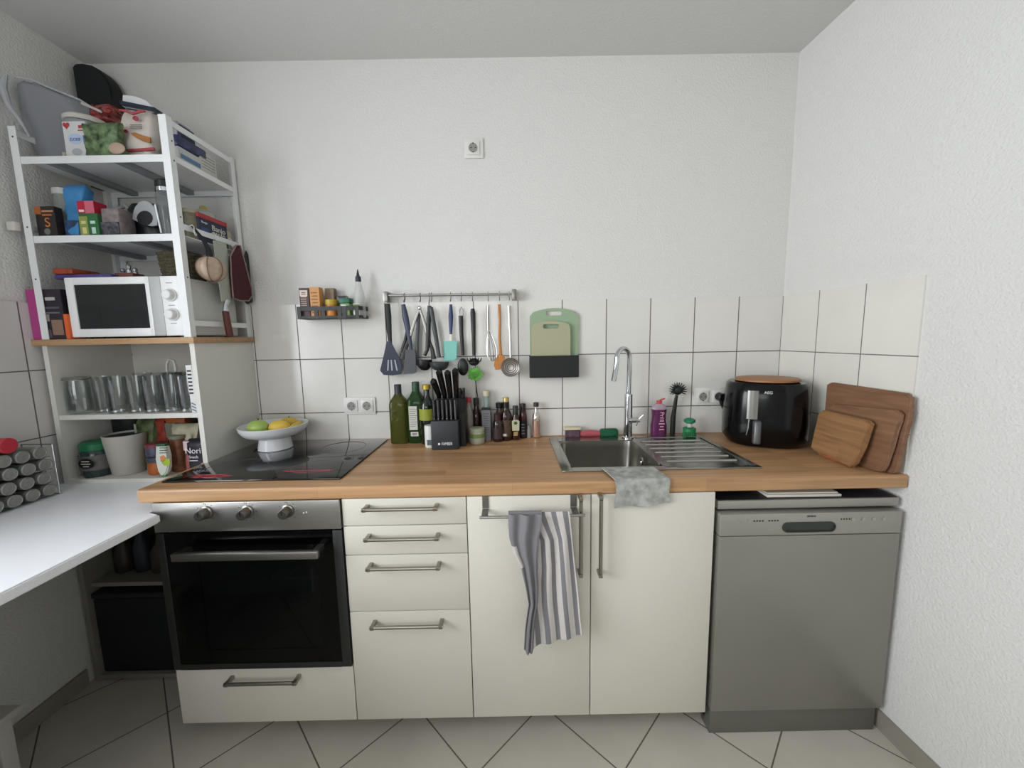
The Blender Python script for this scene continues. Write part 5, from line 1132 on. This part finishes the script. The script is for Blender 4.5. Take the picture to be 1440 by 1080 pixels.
# chopping boards in the black wall holder
t = thing('board_holder', (-1.043, -.03, 1.195), 'black rectangular wall pocket holding two thin cutting boards', 'board holder')
b = MB(); hx0_, hx1_ = -1.152, -.932
b.box(hx0_, hx1_, -.052, -.049, 1.198, 1.297).box(hx0_, hx1_, -.0115, -.0085, 1.198, 1.297).box(hx0_, hx0_+.003, -.049, -.0115, 1.198, 1.297).box(hx1_-.003, hx1_, -.049, -.0115, 1.198, 1.297).box(hx0_+.003, hx1_-.003, -.049, -.0115, 1.198, 1.201)
b.obj('pocket', BLACKM, t)
def thinboard(x0, x1, z1, y0, y1, arch, hole, mat, label):
    t = thing('cutting_board', ((x0+x1)/2, (y0+y1)/2, 1.2015), label, 'cutting board')
    r = .018; n = 14; top = []
    for i in range(n+1):
        s_ = i/n; x = lerp(x0, x1, s_); top.append((x, z1-arch*(2*s_-1)**2*.8-(.012 if i in (0, n) else 0)))
    hx_, hz_, hw, hh = hole; cx_h = (x0+x1)/2 if hx_ is None else hx_
    cut = [(cx_h+hw*math.cos(a) if abs(math.cos(a)) < .01 else cx_h+math.copysign(hw-hh, math.cos(a))+hh*math.cos(a), hz_+hh*math.sin(a)) for a in (2*math.pi*(i+.5)/16 for i in range(16))]
    # board as left, right, below and above strips joined around the grip hole
    B_ = MB(); xl, xr = cx_h-hw, cx_h+hw
    tl = [p for p in top if p[0] < xl]; tm = [p for p in top if xl <= p[0] <= xr]; trr = [p for p in top if p[0] > xr]
    def ztop(x): 
        for (xa, za), (xb, zb) in zip(top, top[1:]):
            if xa <= x <= xb: return lerp(za, zb, (x-xa)/(xb-xa))
    B_.prism([(x0, 1.2015), (xl, 1.2015), (xl, ztop(xl))]+tl[::-1], 'Y', y0, y1)
    B_.prism([(xr, 1.2015), (x1, 1.2015)]+trr[::-1]+[(xr, ztop(xr))], 'Y', y0, y1)
    B_.prism([(xl, 1.2015), (xr, 1.2015), (xr, hz_-hh*.0)]+sorted([c for c in cut if c[1] < hz_], key=lambda c: -c[0])+[(xl, hz_)], 'Y', y0, y1)
    B_.prism([(xr, hz_), (xr, ztop(xr))]+tm[::-1]+[(xl, ztop(xl)), (xl, hz_)]+sorted([c for c in cut if c[1] > hz_], key=lambda c: c[0]), 'Y', y0, y1)
    B_.obj('board', mat, t); return t
thinboard(-1.148, -.930, 1.508, -.022, -.015, .028, (None, 1.486, .036, .0105), pm('sage_plastic', '#93a88a', .5), 'sage green cutting board with a grip hole, the taller one in the black holder')
thinboard(-1.143, -.968, 1.450, -.040, -.033, .018, (-1.055, 1.427, .036, .010), pm('olive_plastic', '#a8a688', .5), 'beige-olive cutting board standing in front of the sage green one')

# ================================================================== THINGS ON THE WORKTOP
ZS = ZT+.0004
# fruit bowl on the hob
hzt = ZT+.0065
bx_, by_ = -2.258, -.150
t = thing('fruit_bowl', (bx_, by_, hzt), 'white ceramic pedestal bowl with fruit standing on the hob', 'bowl')
PR = pm('white_porcelain', '#dcdee0', .2, coat=.3)
MB().lathe(bx_, by_, [(.066, hzt), (.066, hzt+.003), (.061, hzt+.030), (.059, hzt+.050), (.085, hzt+.054), (.112, hzt+.066), (.127, hzt+.085), (.131, hzt+.103), (.128, hzt+.104), (.122, hzt+.090), (.104, hzt+.072), (.07, hzt+.062), (.001, hzt+.060)], 48, c1=False).obj('bowl', PR, t)
fz = hzt+.0625
def fruit(name, x, y, r, sc, mat, label, cat, stem=None, tilt=0):
    t = thing(name, (x, y, fz), label, cat)
    MB().sph((x, y, fz+r*sc[2]+.003), r, sc, 24, 14).turn((x, y, fz+r), 'Y', tilt).obj('flesh', mat, t, sharp=80)
    if stem: MB().tube([(x, y, fz+2*r*sc[2]-.004), (x+.004, y, fz+2*r*sc[2]+.008)], .002, 6).obj('stem', pm('stem_brown', '#3a2c20', .8), t)
fruit('green_apple', bx_-.034, by_-.050, .037, (1.12, 1, .92), pm('apple_green', '#9bb45c', .35, noise=.12, nscale=12), 'green apple at the left front of the pedestal bowl', 'apple', True)
fruit('lemon', bx_+.045, by_-.035, .034, (1.25, 1, .9), pm('lemon_yellow', '#d9b84a', .45, noise=.12, nscale=20, bump=.3, bscale=200), 'yellow speckled fruit in the middle of the pedestal bowl', 'fruit')
fruit('lemon', bx_+.030, by_+.058, .032, (1.35, .9, .85), pm('pear_yellow', '#c9a83e', .5, noise=.2, nscale=30), 'deeper yellow fruit at the back right of the pedestal bowl', 'fruit', True)
t = thing('banana', (bx_+.095, by_+.01, fz), 'small yellow banana with a dark tip along the right rim of the bowl', 'banana')
MB().tube([(bx_+.088, by_-.060, fz+.022), (bx_+.099, by_-.02, fz+.032), (bx_+.096, by_+.03, fz+.034), (bx_+.080, by_+.066, fz+.030)], [.008, .014, .014, .007], 12).obj('peel', pm('banana_yellow', '#cdb04a', .5), t)
MB().tube([(bx_+.080, by_+.066, fz+.030), (bx_+.076, by_+.072, fz+.030)], [.006, .004], 8).obj('tip', pm('tip_brown', '#33281c', .8), t)
MB().sph((bx_+.002, by_+.02, fz+.026), .026, (1.3, 1, .85)).obj('avocado', pm('avocado_dark', '#2c2a20', .6)) and None
av = bpy.data.objects['avocado']; tag(av, 'dark fruit half hidden behind the green apple in the bowl', 'fruit')

OLV = pm('olive_glass', '#5a5f2a', .06, trans=.55, ior=1.3); GRN = pm('green_glass', '#33502b', .06, trans=.5, ior=1.3); DGR = pm('dark_green_glass', '#141c10', .08, coat=.3)
def wbottle(name, x, y, r, h, body, cap, label, sq=2.0, **k): return bottle(name, x, y, ZS, r, h, body, cap, label, e=sq, **k)
t = wbottle('olive_oil_bottle', -1.741, -.075, .037, .262, OLV, pm('cap_slate', '#262c34', .45), 'square olive green oil bottle without label, leftmost by the hob', sq=5, sh=.66, nr=.36, caph=.058, capr=.42)
t = wbottle('olive_oil_bottle', -1.663, -.070, .037, .272, GRN, pm('cap_green_foil', '#2e4a36', .4), 'green oil bottle with a white back label and barcode', sq=5, sh=.66, nr=.40, caph=.060, capr=.44)
lbx = -1.667
MB().box(lbx-.022, lbx+.014, -.1085, -.1075, ZS+.062, ZS+.168).obj('back_label', pm('label_paper', '#c4c4bc', .6), t)
MB().box(lbx-.018, lbx+.016, -.1085, -.1075, ZS+.034, ZS+.053).obj('barcode_label', pm('label_paper2', '#c9c9c6', .6), t)
for k in range(9): MB().box(lbx-.019, lbx+.006+.004*(k % 3), -.109, -.1086, ZS+.078+k*.0095, ZS+.0805+k*.0095).obj('text_line', pm('ink_grey', '#7f7f78', .6), t)
for k in range(6): MB().box(lbx-.010+k*.0035, lbx-.0085+k*.0035, -.109, -.1086, ZS+.038, ZS+.049).obj('barcode_bar', BLACK, t)
t = wbottle('olive_oil_bottle', -1.609, -.098, .035, .262, DGR, pm('cap_gold', '#b39b3c', .35, .5), 'dark oil bottle with gold cap and yellow-green label left of the knife block', sh=.62, nr=.36, caph=.020, capr=.55)
MB().lathe(-1.609, -.098, [(.0358, ZS+.108), (.0358, ZS+.158)], 26, c0=False, c1=False).obj('label', pm('label_olive', '#8f9430', .5), t)
t = thing('salt_canister', (-1.590, -.150, ZS), 'white slim canister standing in front of the gold-capped oil bottle', 'canister')
MB().lathe(-1.588, -.158, [(.022, ZS), (.0235, ZS+.004), (.0235, ZS+.090), (.022, ZS+.094)], 24).obj('body', pm('can_white', '#d8dad8', .4), t)
MB().box(-1.598, -1.580, -.1822, -.1812, ZS+.012, ZS+.035).obj('print', pm('print_slate', '#5a6468', .5), t)

# knife block
kb = thing('knife_block', (-1.515, -.14, ZS), 'black knife block full of black-handled knives', 'knife block')
kz = at(627, 592, 'Y', -.212).z
kx0, kx1 = -1.573, -1.460
MB().box(kx0, kx1, -.214, -.165, ZS, kz, bev=.004).obj('front_block', pm('block_black', '#2b2f33', .5), kb)
hk = 1.12
MB().prism([(-.164, ZS), (-.060, ZS), (-.050, hk), (-.120, hk), (-.164, kz+.02)], 'X', kx0+.002, kx1+.024, bev=.003).obj('rear_block', pm('block_gloss', '#0c0d0f', .3), kb)
text('FAMBER', -1.508, -.2146, at(640, 624, 'Y', -.214).z, .018, pm('logo_white', '#dfe3e3', .4), kb, width=.044)
MB().loft([[(-1.541+.006*math.cos(a), y, at(640, 624, 'Y', -.214).z+.006*math.sin(a)) for a in (2*math.pi*i/4+.78 for i in range(4))] for y in (-.2141, -.2146)]).obj('logo_mark', pm('logo_white', '#dfe3e3', .4), kb)
KN = pm('knife_handle_black', '#0d0d0f', .25, coat=.3)
for k in range(6):
    x = kx0+.012+k*.0178; MB().tube([(x, -.190, kz-.01), (x, -.187, kz+.02), (x-.001, -.182, kz+.05), (x-.003, -.178, kz+.082)], [.0065, .008, .0078, .0085], 10, flat=1.2).obj('steak_knife_handle', KN, kb)
    MB().sph((x, -.1965, kz+.006), .0022, (1, .5, 1), 8, 6).obj('rivet', HANDLE, kb)
for x, px, py, top_y in ((-1.556, 609, 532, 0), (-1.532, 617, 519, 0), (-1.507, 629, 520, 0), (-1.480, 640, 517, 0)):
    e = at(px, py+2, 'Y', -.125)
    MB().tube([(x, -.085, hk-.02), (x, -.090, hk+.015), (lerp(x, e.x, .5), -.105, lerp(hk, e.z, .55)), (e.x, -.122, e.z-.006), (e.x-.001, -.126, e.z)], [.008, .0115, .0135, .0145, .008], 12, flat=1.3).obj('knife_handle', KN, kb)
for x in (-1.462, -1.447): MB().tube([(x, -.10, hk-.02), (x, -.103, hk+.03), (x+.002, -.106, hk+.045)], [.006, .008, .006], 10).obj('knife_handle', KN, kb)

AMB = pm('dark_amber', '#2a1510', .12, coat=.3); MAR = pm('maroon_vinegar', '#3a1210', .12, coat=.3)
t = wbottle('vinegar_bottle', -1.432, -.060, .020, .195, glass('clear_btl', '#c8c4bc', .55), pm('cap_red', '#b3233a', .4), 'clear bottle with a red cap just behind the knife block', nr=.42, caph=.022, capr=.62)
MB().lathe(-1.432, -.060, [(.016, ZS+.004), (.0175, ZS+.10)], 20).obj('contents', pm('vin_rose', '#8a4a30', .4), t)
t = wbottle('soy_bottle', -1.398, -.045, .023, .190, AMB, pm('cap_blackish', '#1c1b18', .5), 'dark bottle in whose neck the green leaf-shaped stopper stands', nr=.5, caph=.03, capr=.56, sh=.55)
t = thing('leaf_stopper', (-1.390, -.045, 1.11), 'bright green leaf-shaped fan on a thin stem above the dark bottle', 'leaf stopper')
lc = U(668, 526, -.045)
MB().tube([(-1.390, -.045, ZS+.192), (lc[0], -.045, lc[2]-.02)], .0022, 6).obj('stem', pm('stem_dark', '#2d3a28', .6), t)
random.seed(5)
pts = []
for i in range(30):
    a = 2*math.pi*i/30; r = .0325*(1+.09*(-1)**i)*(1+.10*math.cos(5*a)); pts.append((lc[0]+r*math.cos(a), lc[2]+r*.9*math.sin(a)))
MB().prism(pts, 'Y', -.049, -.043, bev=.0006).obj('leaf', pm('leaf_green', '#5da83c', .5, noise=.35, nscale=60), t)
for i in range(7): 
    a = math.radians(40+i*16.7); MB().tube([(lc[0], -.0495, lc[2]-.020), (lc[0]+.036*math.cos(a), -.0495, lc[2]-.020+.036*math.sin(a)*.9)], .0007, 5).obj('vein', pm('vein_green', '#3f7d2c', .6), t)
t = wbottle('glass_bottle', -1.352, -.040, .022, .222, glass('aqua_glass', '#bcd2cc', .55), pm('cork_lid', '#c9c2a4', .6), 'tall pale aqua glass bottle with a cream lid behind the grey box', nr=.62, caph=.024, capr=.7, sh=.5)
t = carton('tall_box', -1.370, -1.332, -.092, -.066, ZS, ZS+.142, pm('greyblue_card', '#77767c', .55), 'tall grey-blue box with printed lines between the bottles', 'box')
MB().box(-1.371, -1.331, -.093, -.065, ZS+.1424, ZS+.150).obj('dark_top', BLACKM, t)
for k in range(9): MB().box(-1.365, -1.343+.003*(k % 3), -.0928, -.0922, ZS+.04+k*.0105, ZS+.0425+k*.0105).obj('text_line', pm('ink_slate', '#4a4a54', .6), t)
t = thing('condiment_jar', (-1.395, -.11, ZS), 'small squat jar with a green band and pale lid in front of the dark bottle', 'jar')
MB().lathe(-1.392, -.112, [(.030, ZS), (.034, ZS+.006), (.035, ZS+.030), (.033, ZS+.050), (.030, ZS+.054)], 28).obj('body', pm('jar_pale', '#a9a898', .3), t)
MB().lathe(-1.392, -.112, [(.0354, ZS+.028), (.0354, ZS+.046)], 28, c0=False, c1=False).obj('green_band', pm('band_green', '#6f8a50', .4), t)
MB().lathe(-1.392, -.112, [(.034, ZS+.0545), (.034, ZS+.066), (.028, ZS+.069)], 28).obj('lid', pm('lid_palegreen', '#a5ae94', .35), t)
t = wbottle('sauce_bottle', -1.300, -.090, .024, .125, AMB, pm('cap_wine', '#301018', .45), 'short dark sauce bottle with a wine-red cap, first of the bottle cluster', nr=.6, caph=.028, capr=.72, sh=.62, lb=(.015, .065, pm('label_dark1', '#332724', .5)))
t = wbottle('soy_bottle', -1.292, -.030, .024, .165, pm('brown_clear', '#5a4a38', .2), BLKN, 'bottle with a wide black cap standing behind the gold-capped bottle', nr=.6, caph=.024, capr=.75, sh=.6)
t = wbottle('balsamic_bottle', -1.262, -.072, .026, .195, AMB, pm('cap_gold2', '#b5a268', .35, .4), 'dark vinegar bottle with black neck and gold cap', nr=.48, caph=.020, capr=.55, sh=.55, lb=(.02, .095, pm('label_mottled', '#4a3a2c', .5, noise=.7, nscale=60)))
MB().lathe(-1.262, -.072, [(.0143, ZS+.148), (.0143, ZS+.1755)], 20).obj('neck_foil', BLKN, t)
MB().box(-1.279, -1.262, -.0992, -.0985, ZS+.024, ZS+.034).obj('white_patch', pm('label_paper2', '#c9c9c6', .6), t)
t = wbottle('sauce_bottle', -1.2205, -.068, .0185, .155, pm('redbrown_glass', '#3a1a14', .12, coat=.3), pm('cap_dgreen', '#15201a', .45), 'small dark bottle with a cream and green oval label', nr=.6, caph=.040, capr=.66, sh=.55)
MB().prism([(-1.2205-.0155, ZS+.045), (-1.2205-.017, ZS+.088), (-1.2205-.010, ZS+.094), (-1.2205+.010, ZS+.094), (-1.2205+.017, ZS+.088), (-1.2205+.0155, ZS+.045)], 'Y', -.0885, -.0862).obj('cream_label', pm('label_cream', '#b5b596', .5), t)
MB().sph((-1.2205, -.0886, ZS+.080), .0075, (1, .15, 1), 14, 8).obj('green_emblem', pm('emblem_green', '#2c4a30', .5), t)
MB().prism([(-1.2205-.010, ZS+.022), (-1.2205-.010, ZS+.038), (-1.2205+.010, ZS+.042), (-1.2205+.008, ZS+.022)], 'Y', -.0885, -.0865).obj('small_label', pm('label_tan', '#9c8a5c', .5), t)
t = wbottle('balsamic_bottle', -1.186, -.040, .0185, .160, MAR, pm('cap_maroon', '#2a1220', .45), 'slim maroon bottle with a tall dark cap and black label', nr=.62, caph=.042, capr=.68, sh=.62, lb=(.012, .085, pm('label_black', '#15131a', .5)))
for k in range(4): MB().box(-1.194, -1.180, -.0596, -.0588, ZS+.022+k*.014, ZS+.026+k*.014).obj('print_line', pm('ink_pale', '#8c8784', .6), t)
t = wbottle('tiny_bottle', -1.160, -.045, .009, .060, glass('clear_btl2', '#cfcdc6', .6), pm('cap_blueish', '#8c949c', .45), 'tiny clear vial right of the slim maroon bottle', nr=.6, caph=.012, capr=.8)
t = wbottle('rose_bottle', -1.125, -.040, .019, .163, glass('clear_btl3', '#e6ddd6', .72), pm('cap_brown', '#33241e', .5), 'clear bottle with pinkish print and brown cap, last of the bottle row', nr=.52, caph=.018, capr=.66, sh=.56)
MB().lathe(-1.125, -.040, [(.0155, ZS+.004), (.0155, ZS+.082)], 22).obj('contents', pm('rose_content', '#c9987c', .4, noise=.15, nscale=40), t)

# sponge, brushes, soap
t = thing('sponge', (-.955, -.04, ZS), 'white and purple sponge propped on the worktop behind the sink', 'sponge')
MB().box(-.992, -.926, -.058, -.024, ZS, ZS+.034, bev=.006).obj('foam', pm('sponge_purple', '#5c4652', .9, noise=.3, nscale=90, bump=1, bscale=200), t)
MB().box(-.996, -.922, -.060, -.022, ZS+.0345, ZS+.046, bev=.004).obj('pad', pm('sponge_cream', '#cfc8aa', .9), t)
t = thing('dish_brush', (-.87, -.045, ZS), 'translucent red handle lying between the sponge and green scrubber', 'brush')
MB().tube([(-.924, -.046, ZS+.014), (-.88, -.046, ZS+.0165), (-.835, -.046, ZS+.014)], [.013, .016, .013], 12, flat=.9).obj('handle', pm('clear_red', '#c2606a', .3, trans=.3), t)
t = thing('scrubber', (-.795, -.045, ZS), 'green scrubbing head lying against the tap base', 'scrubber')
MB().box(-.834, -.750, -.062, -.028, ZS, ZS+.036, bev=.012, seg=3).obj('head', pm('scrub_green', '#1d5a3c', .9, noise=.3, nscale=80, bump=1, bscale=300), t)
t = thing('dish_soap_bottle', (-.565, -.05, rz), 'purple dish soap bottle with a red flip cap behind the drainer', 'soap bottle')
sx_, sy_ = -.568, -.055
MB().loft([ring(sx_, sy_, ZS+z, a, b_, 30, 2.4) for z, a, b_ in ((.0, .031, .018), (.006, .036, .021), (.05, .036, .021), (.075, .031, .019), (.10, .031, .019), (.125, .034, .020))]).obj('body', pm('purple_soap', '#5b2350', .15, coat=.3), t)
MB().loft([ring(sx_, sy_, ZS+z, a, b_, 30, 2.4) for z, a, b_ in ((.1252, .034, .020), (.140, .030, .018), (.150, .015, .012))]).obj('shoulder', glass('clear_soap', '#c9b7c4', .5), t)
MB().lathe(sx_, sy_, [(.012, ZS+.1505), (.012, ZS+.163)], 18).obj('cap', pm('cap_softred', '#c4444c', .4), t)
MB().box(sx_+.004, sx_+.026, sy_-.008, sy_+.008, ZS+.164, ZS+.168, bev=.001).turn((sx_+.004, sy_, ZS+.164), 'Y', -18).obj('flip_lid', pm('cap_softred', '#c4444c', .4), t)
text('Pril', sx_+.006, sy_-.0215, ZS+.098, .026, pm('soap_print', '#d6a8b4', .5), t, ry=-90)
for k, w in enumerate((.018, .026, .016, .022)): MB().box(sx_+.006-w/2, sx_+.006+w/2, sy_-.0222, sy_-.0208, ZS+.072-k*.013, ZS+.076-k*.013).obj('print_line', pm('soap_print', '#d6a8b4', .5), t)
t = thing('washing_up_brush', (-.494, -.04, ZS), 'black washing-up brush standing upright on its handle by the tiles', 'brush')
MB().tube([(-.497, -.040, ZS), (-.496, -.040, ZS+.08), (-.486, -.040, ZS+.165), (-.482, -.040, ZS+.185)], [.0115, .0115, .008, .007], 12, flat=.7).obj('handle', pm('brush_black', '#17191a', .55), t)
hc = (-.480, -.042, ZS+.208)
MB().sph(hc, .023, (1, .8, .95), 20, 12).obj('head', pm('brush_black', '#17191a', .55), t)
b = MB()
for i in range(13):
    a = math.radians(-30+i*20)
    for dy in (-.010, .006): b.tube([(hc[0]+.018*math.cos(a), hc[1]+dy, hc[2]+.018*math.sin(a)), (hc[0]+.035*math.cos(a), hc[1]+dy*1.5, hc[2]+.035*math.sin(a))], [.003, .0018], 6)
tag(b.obj('bristles', pm('brush_black', '#17191a', .55), t), None, kind='stuff')
t = thing('round_brush', (-.436, -.085, rz), 'small round green brush with a clear knob at the back of the drainer', 'brush')
gx, gy = -.436, -.0755
gz_ = rz
MB().lathe(gx, gy, [(.027, gz_+.022), (.027, gz_+.036), (.018, gz_+.040)], 26).obj('brush_plate', pm('brush_green', '#1f7a4a', .45), t)
b = MB()
for k in range(20):
    a = 2*math.pi*k/20; b.tube([(gx+.022*math.cos(a), gy+.022*math.sin(a), gz_+.023), (gx+.028*math.cos(a), gy+.028*math.sin(a), gz_+.0005)], .0028, 6)
b.lathe(gx, gy, [(.022, gz_+.002), (.022, gz_+.023)], 18)
tag(b.obj('bristles', pm('bristle_green', '#176b3c', .6), t), None, kind='stuff')
MB().lathe(gx, gy, [(.011, gz_+.0402), (.010, gz_+.058)], 18).obj('neck', glass('clear_neck', '#dfe3de', .5), t)
MB().lathe(gx, gy, [(.016, gz_+.0585), (.024, gz_+.064), (.024, gz_+.074), (.014, gz_+.080)], 24).obj('knob', pm('knob_green', '#1c7a50', .4), t)

# air fryer
af = thing('air_fryer', (-.18, -.18, ZS), 'glossy black air fryer with a tall grip and wooden disc on its lid', 'air fryer')
ax_, ay_ = -.168, -.172
MB().loft([ring(ax_, ay_, ZS+z, a, b_, 64, 2.6) for z, a, b_ in ((0, .128, .112), (.006, .138, .122), (.03, .153, .136), (.10, .154, .136), (.20, .149, .132), (.246, .144, .128), (.258, .134, .118), (.260, .05, .05))]).obj('body', BLACKG, af)
gp = MB().loft([[(ax_-.062+dx, ay_-.1265+dy+(.004 if z > ZS+.15 else 0), z) for dx, dy in ((-.019, .006), (-.019, -.004), (-.012, -.008), (.012, -.010), (.019, -.006), (.019, .006))] for z in (ZS+.118, ZS+.232)])
gp.obj('display_panel', pm('display_grey', '#8f8f89', .25, .5), af)
MB().loft([ring(ax_-.045, ay_-.141, ZS+z, a, b_, 22, 3) for z, a, b_ in ((.022, .012, .014), (.026, .015, .018), (.108, .015, .018), (.114, .012, .014))]).obj('grip', pm('grip_grey2', '#5c5d5e', .3, .4), af)
MB().loft([[(ax_-.066+q*dx, -.2985+dy-.002*(q < 1), z) for dx, dy in ((-.010, .01), (-.010, 0), (.010, 0), (.010, .01))] for z, q in ((ZS+.05, 1.3), (ZS+.08, .9), (ZS+.115, .8))]).obj('grip_bracket', pm('satin_silver', '#a9adb0', .35, .4), af)
MB().tube([(ax_-.153, ay_, ZS+.118)]+[(ax_+.1535*math.cos(a), ay_+.1355*math.sin(a), ZS+.1165) for a in (math.pi+math.pi*i/24 for i in range(25))], .0012, 5).obj('drawer_gap', BLACK, af)
text('AEG', ax_-.012, ay_-.1318, ZS+.226, .015, pm('logo_white', '#dfe3e3', .4), af, rx=86)
for ch_ in af.children:
    cc0 = Vector((ax_-af['_w'][0], ay_-af['_w'][1], 0)); ch_.data.transform(Matrix.Translation(cc0) @ Matrix.Rotation(math.radians(-24), 4, 'Z') @ Matrix.Translation(-cc0))
o = MB().lathe(ax_+.004, ay_, [(.112, ZS+.2606), (.118, ZS+.263), (.118, ZS+.270), (.112, ZS+.2725)], 48, sy=.95).obj('wooden_trivet', wood('trivet_wood', '#a8774f', '#8a5a38', .5, (.6, .03), (3, 50, 50), .3)); tag(o, 'round flat wooden board lying on top of the air fryer', 'board')
t = thing('power_plug', (-.280, -.03, 1.08), 'black power plug with cable in the right-hand socket by the air fryer', 'plug')
MB().loft([[(-.280+q*math.cos(a), y, 1.093+q*math.sin(a)) for a in (2*math.pi*i/20 for i in range(20))] for q, y in ((.0175, -.0225), (.0185, -.030), (.017, -.052), (.012, -.056))]).obj('plug', BLKN, t)
MB().tube([(-.280, -.044, 1.082), (-.277, -.046, 1.060), (-.268, -.050, 1.035), (-.255, -.058, 1.00), (-.235, -.045, .96), (-.22, -.035, .93)], [.010, .008, .0045, .0035, .0035, .0035], 10).obj('cable', BLKN, t)

# leaning wooden boards on the right
WB1 = wood('bamboo_big', '#957053', '#6c4a34', .55, (.7, .05), (3, 40, 40), .35, axis='Y')
WB2 = wood('bamboo_mid', '#957053', '#6f4d37', .55, (.7, .06), (3, 40, 40), .3, axis='Y')
WB3 = wood('bamboo_small', '#a97f54', '#7c5838', .5, (.7, .05), (3, 40, 40), .35, axis='Y')
def lean(px_poly, xplane, th, mat, name, label, topx, bev=.003, groove=False):
    pts = [at(x, y, 'X', xplane) for x, y in px_poly]; yz = [(p_.y, max(p_.z, ZS+.001)) for p_ in pts]
    z0 = min(p_[1] for p_ in yz); z1 = max(p_[1] for p_ in yz)
    b = MB().prism(yz, 'X', xplane-th/2, xplane+th/2, bev=bev)
    ang = math.degrees(math.atan2(topx-xplane, z1-z0))
    for v in b.b.verts: v.co.x += (v.co.z-z0)*math.tan(math.radians(ang))
    t = thing(name, (xplane, sum(p_[0] for p_ in yz)/len(yz), ZS), label, 'cutting board')
    b.obj('board', mat, t); return t, yz
xb = -.045
t, yz = lean(((1160, 541), (1166, 538), (1268, 553), (1277, 560), (1276, 585), (1262, 664), (1256, 668), (1170, 640), (1158, 620)), -.012, .018, WB1, 'cutting_board', 'largest wooden cutting board, leaning on the right wall tiles', .004)
t, yz = lean(((1162, 574), (1168, 568), (1255, 577), (1262, 583), (1260, 592), (1255, 605), (1252, 630), (1247, 655), (1242, 663), (1232, 664), (1214, 656), (1190, 640), (1165, 625)), -.040, .016, WB2, 'cutting_board', 'middle wooden cutting board with a curved notch, between the other two', -.022)
rf_ = [at(x, y, 'X', -.088) for x, y in ((1147, 632), (1178, 638), (1200, 652), (1198, 660), (1150, 650))]
t, yz = lean(((1143, 583), (1148, 577), (1206, 591), (1213, 597), (1210, 612), (1208, 630), (1203, 652), (1197, 657), (1190, 650), (1176, 642), (1150, 635), (1142, 629)), -.092, .022, WB3, 'cutting_board', 'smallest honey coloured cutting board with rounded corners in front', -.058)
MB().prism([(p_.y, max(p_.z, ZS+.0005)) for p_ in rf_], 'X', -.086, -.078).obj('recessed_foot', pm('reddish_brown', '#9a5e3c', .55, noise=.2, nscale=30), t)  # reddish piece set back under the board's curved lower edge
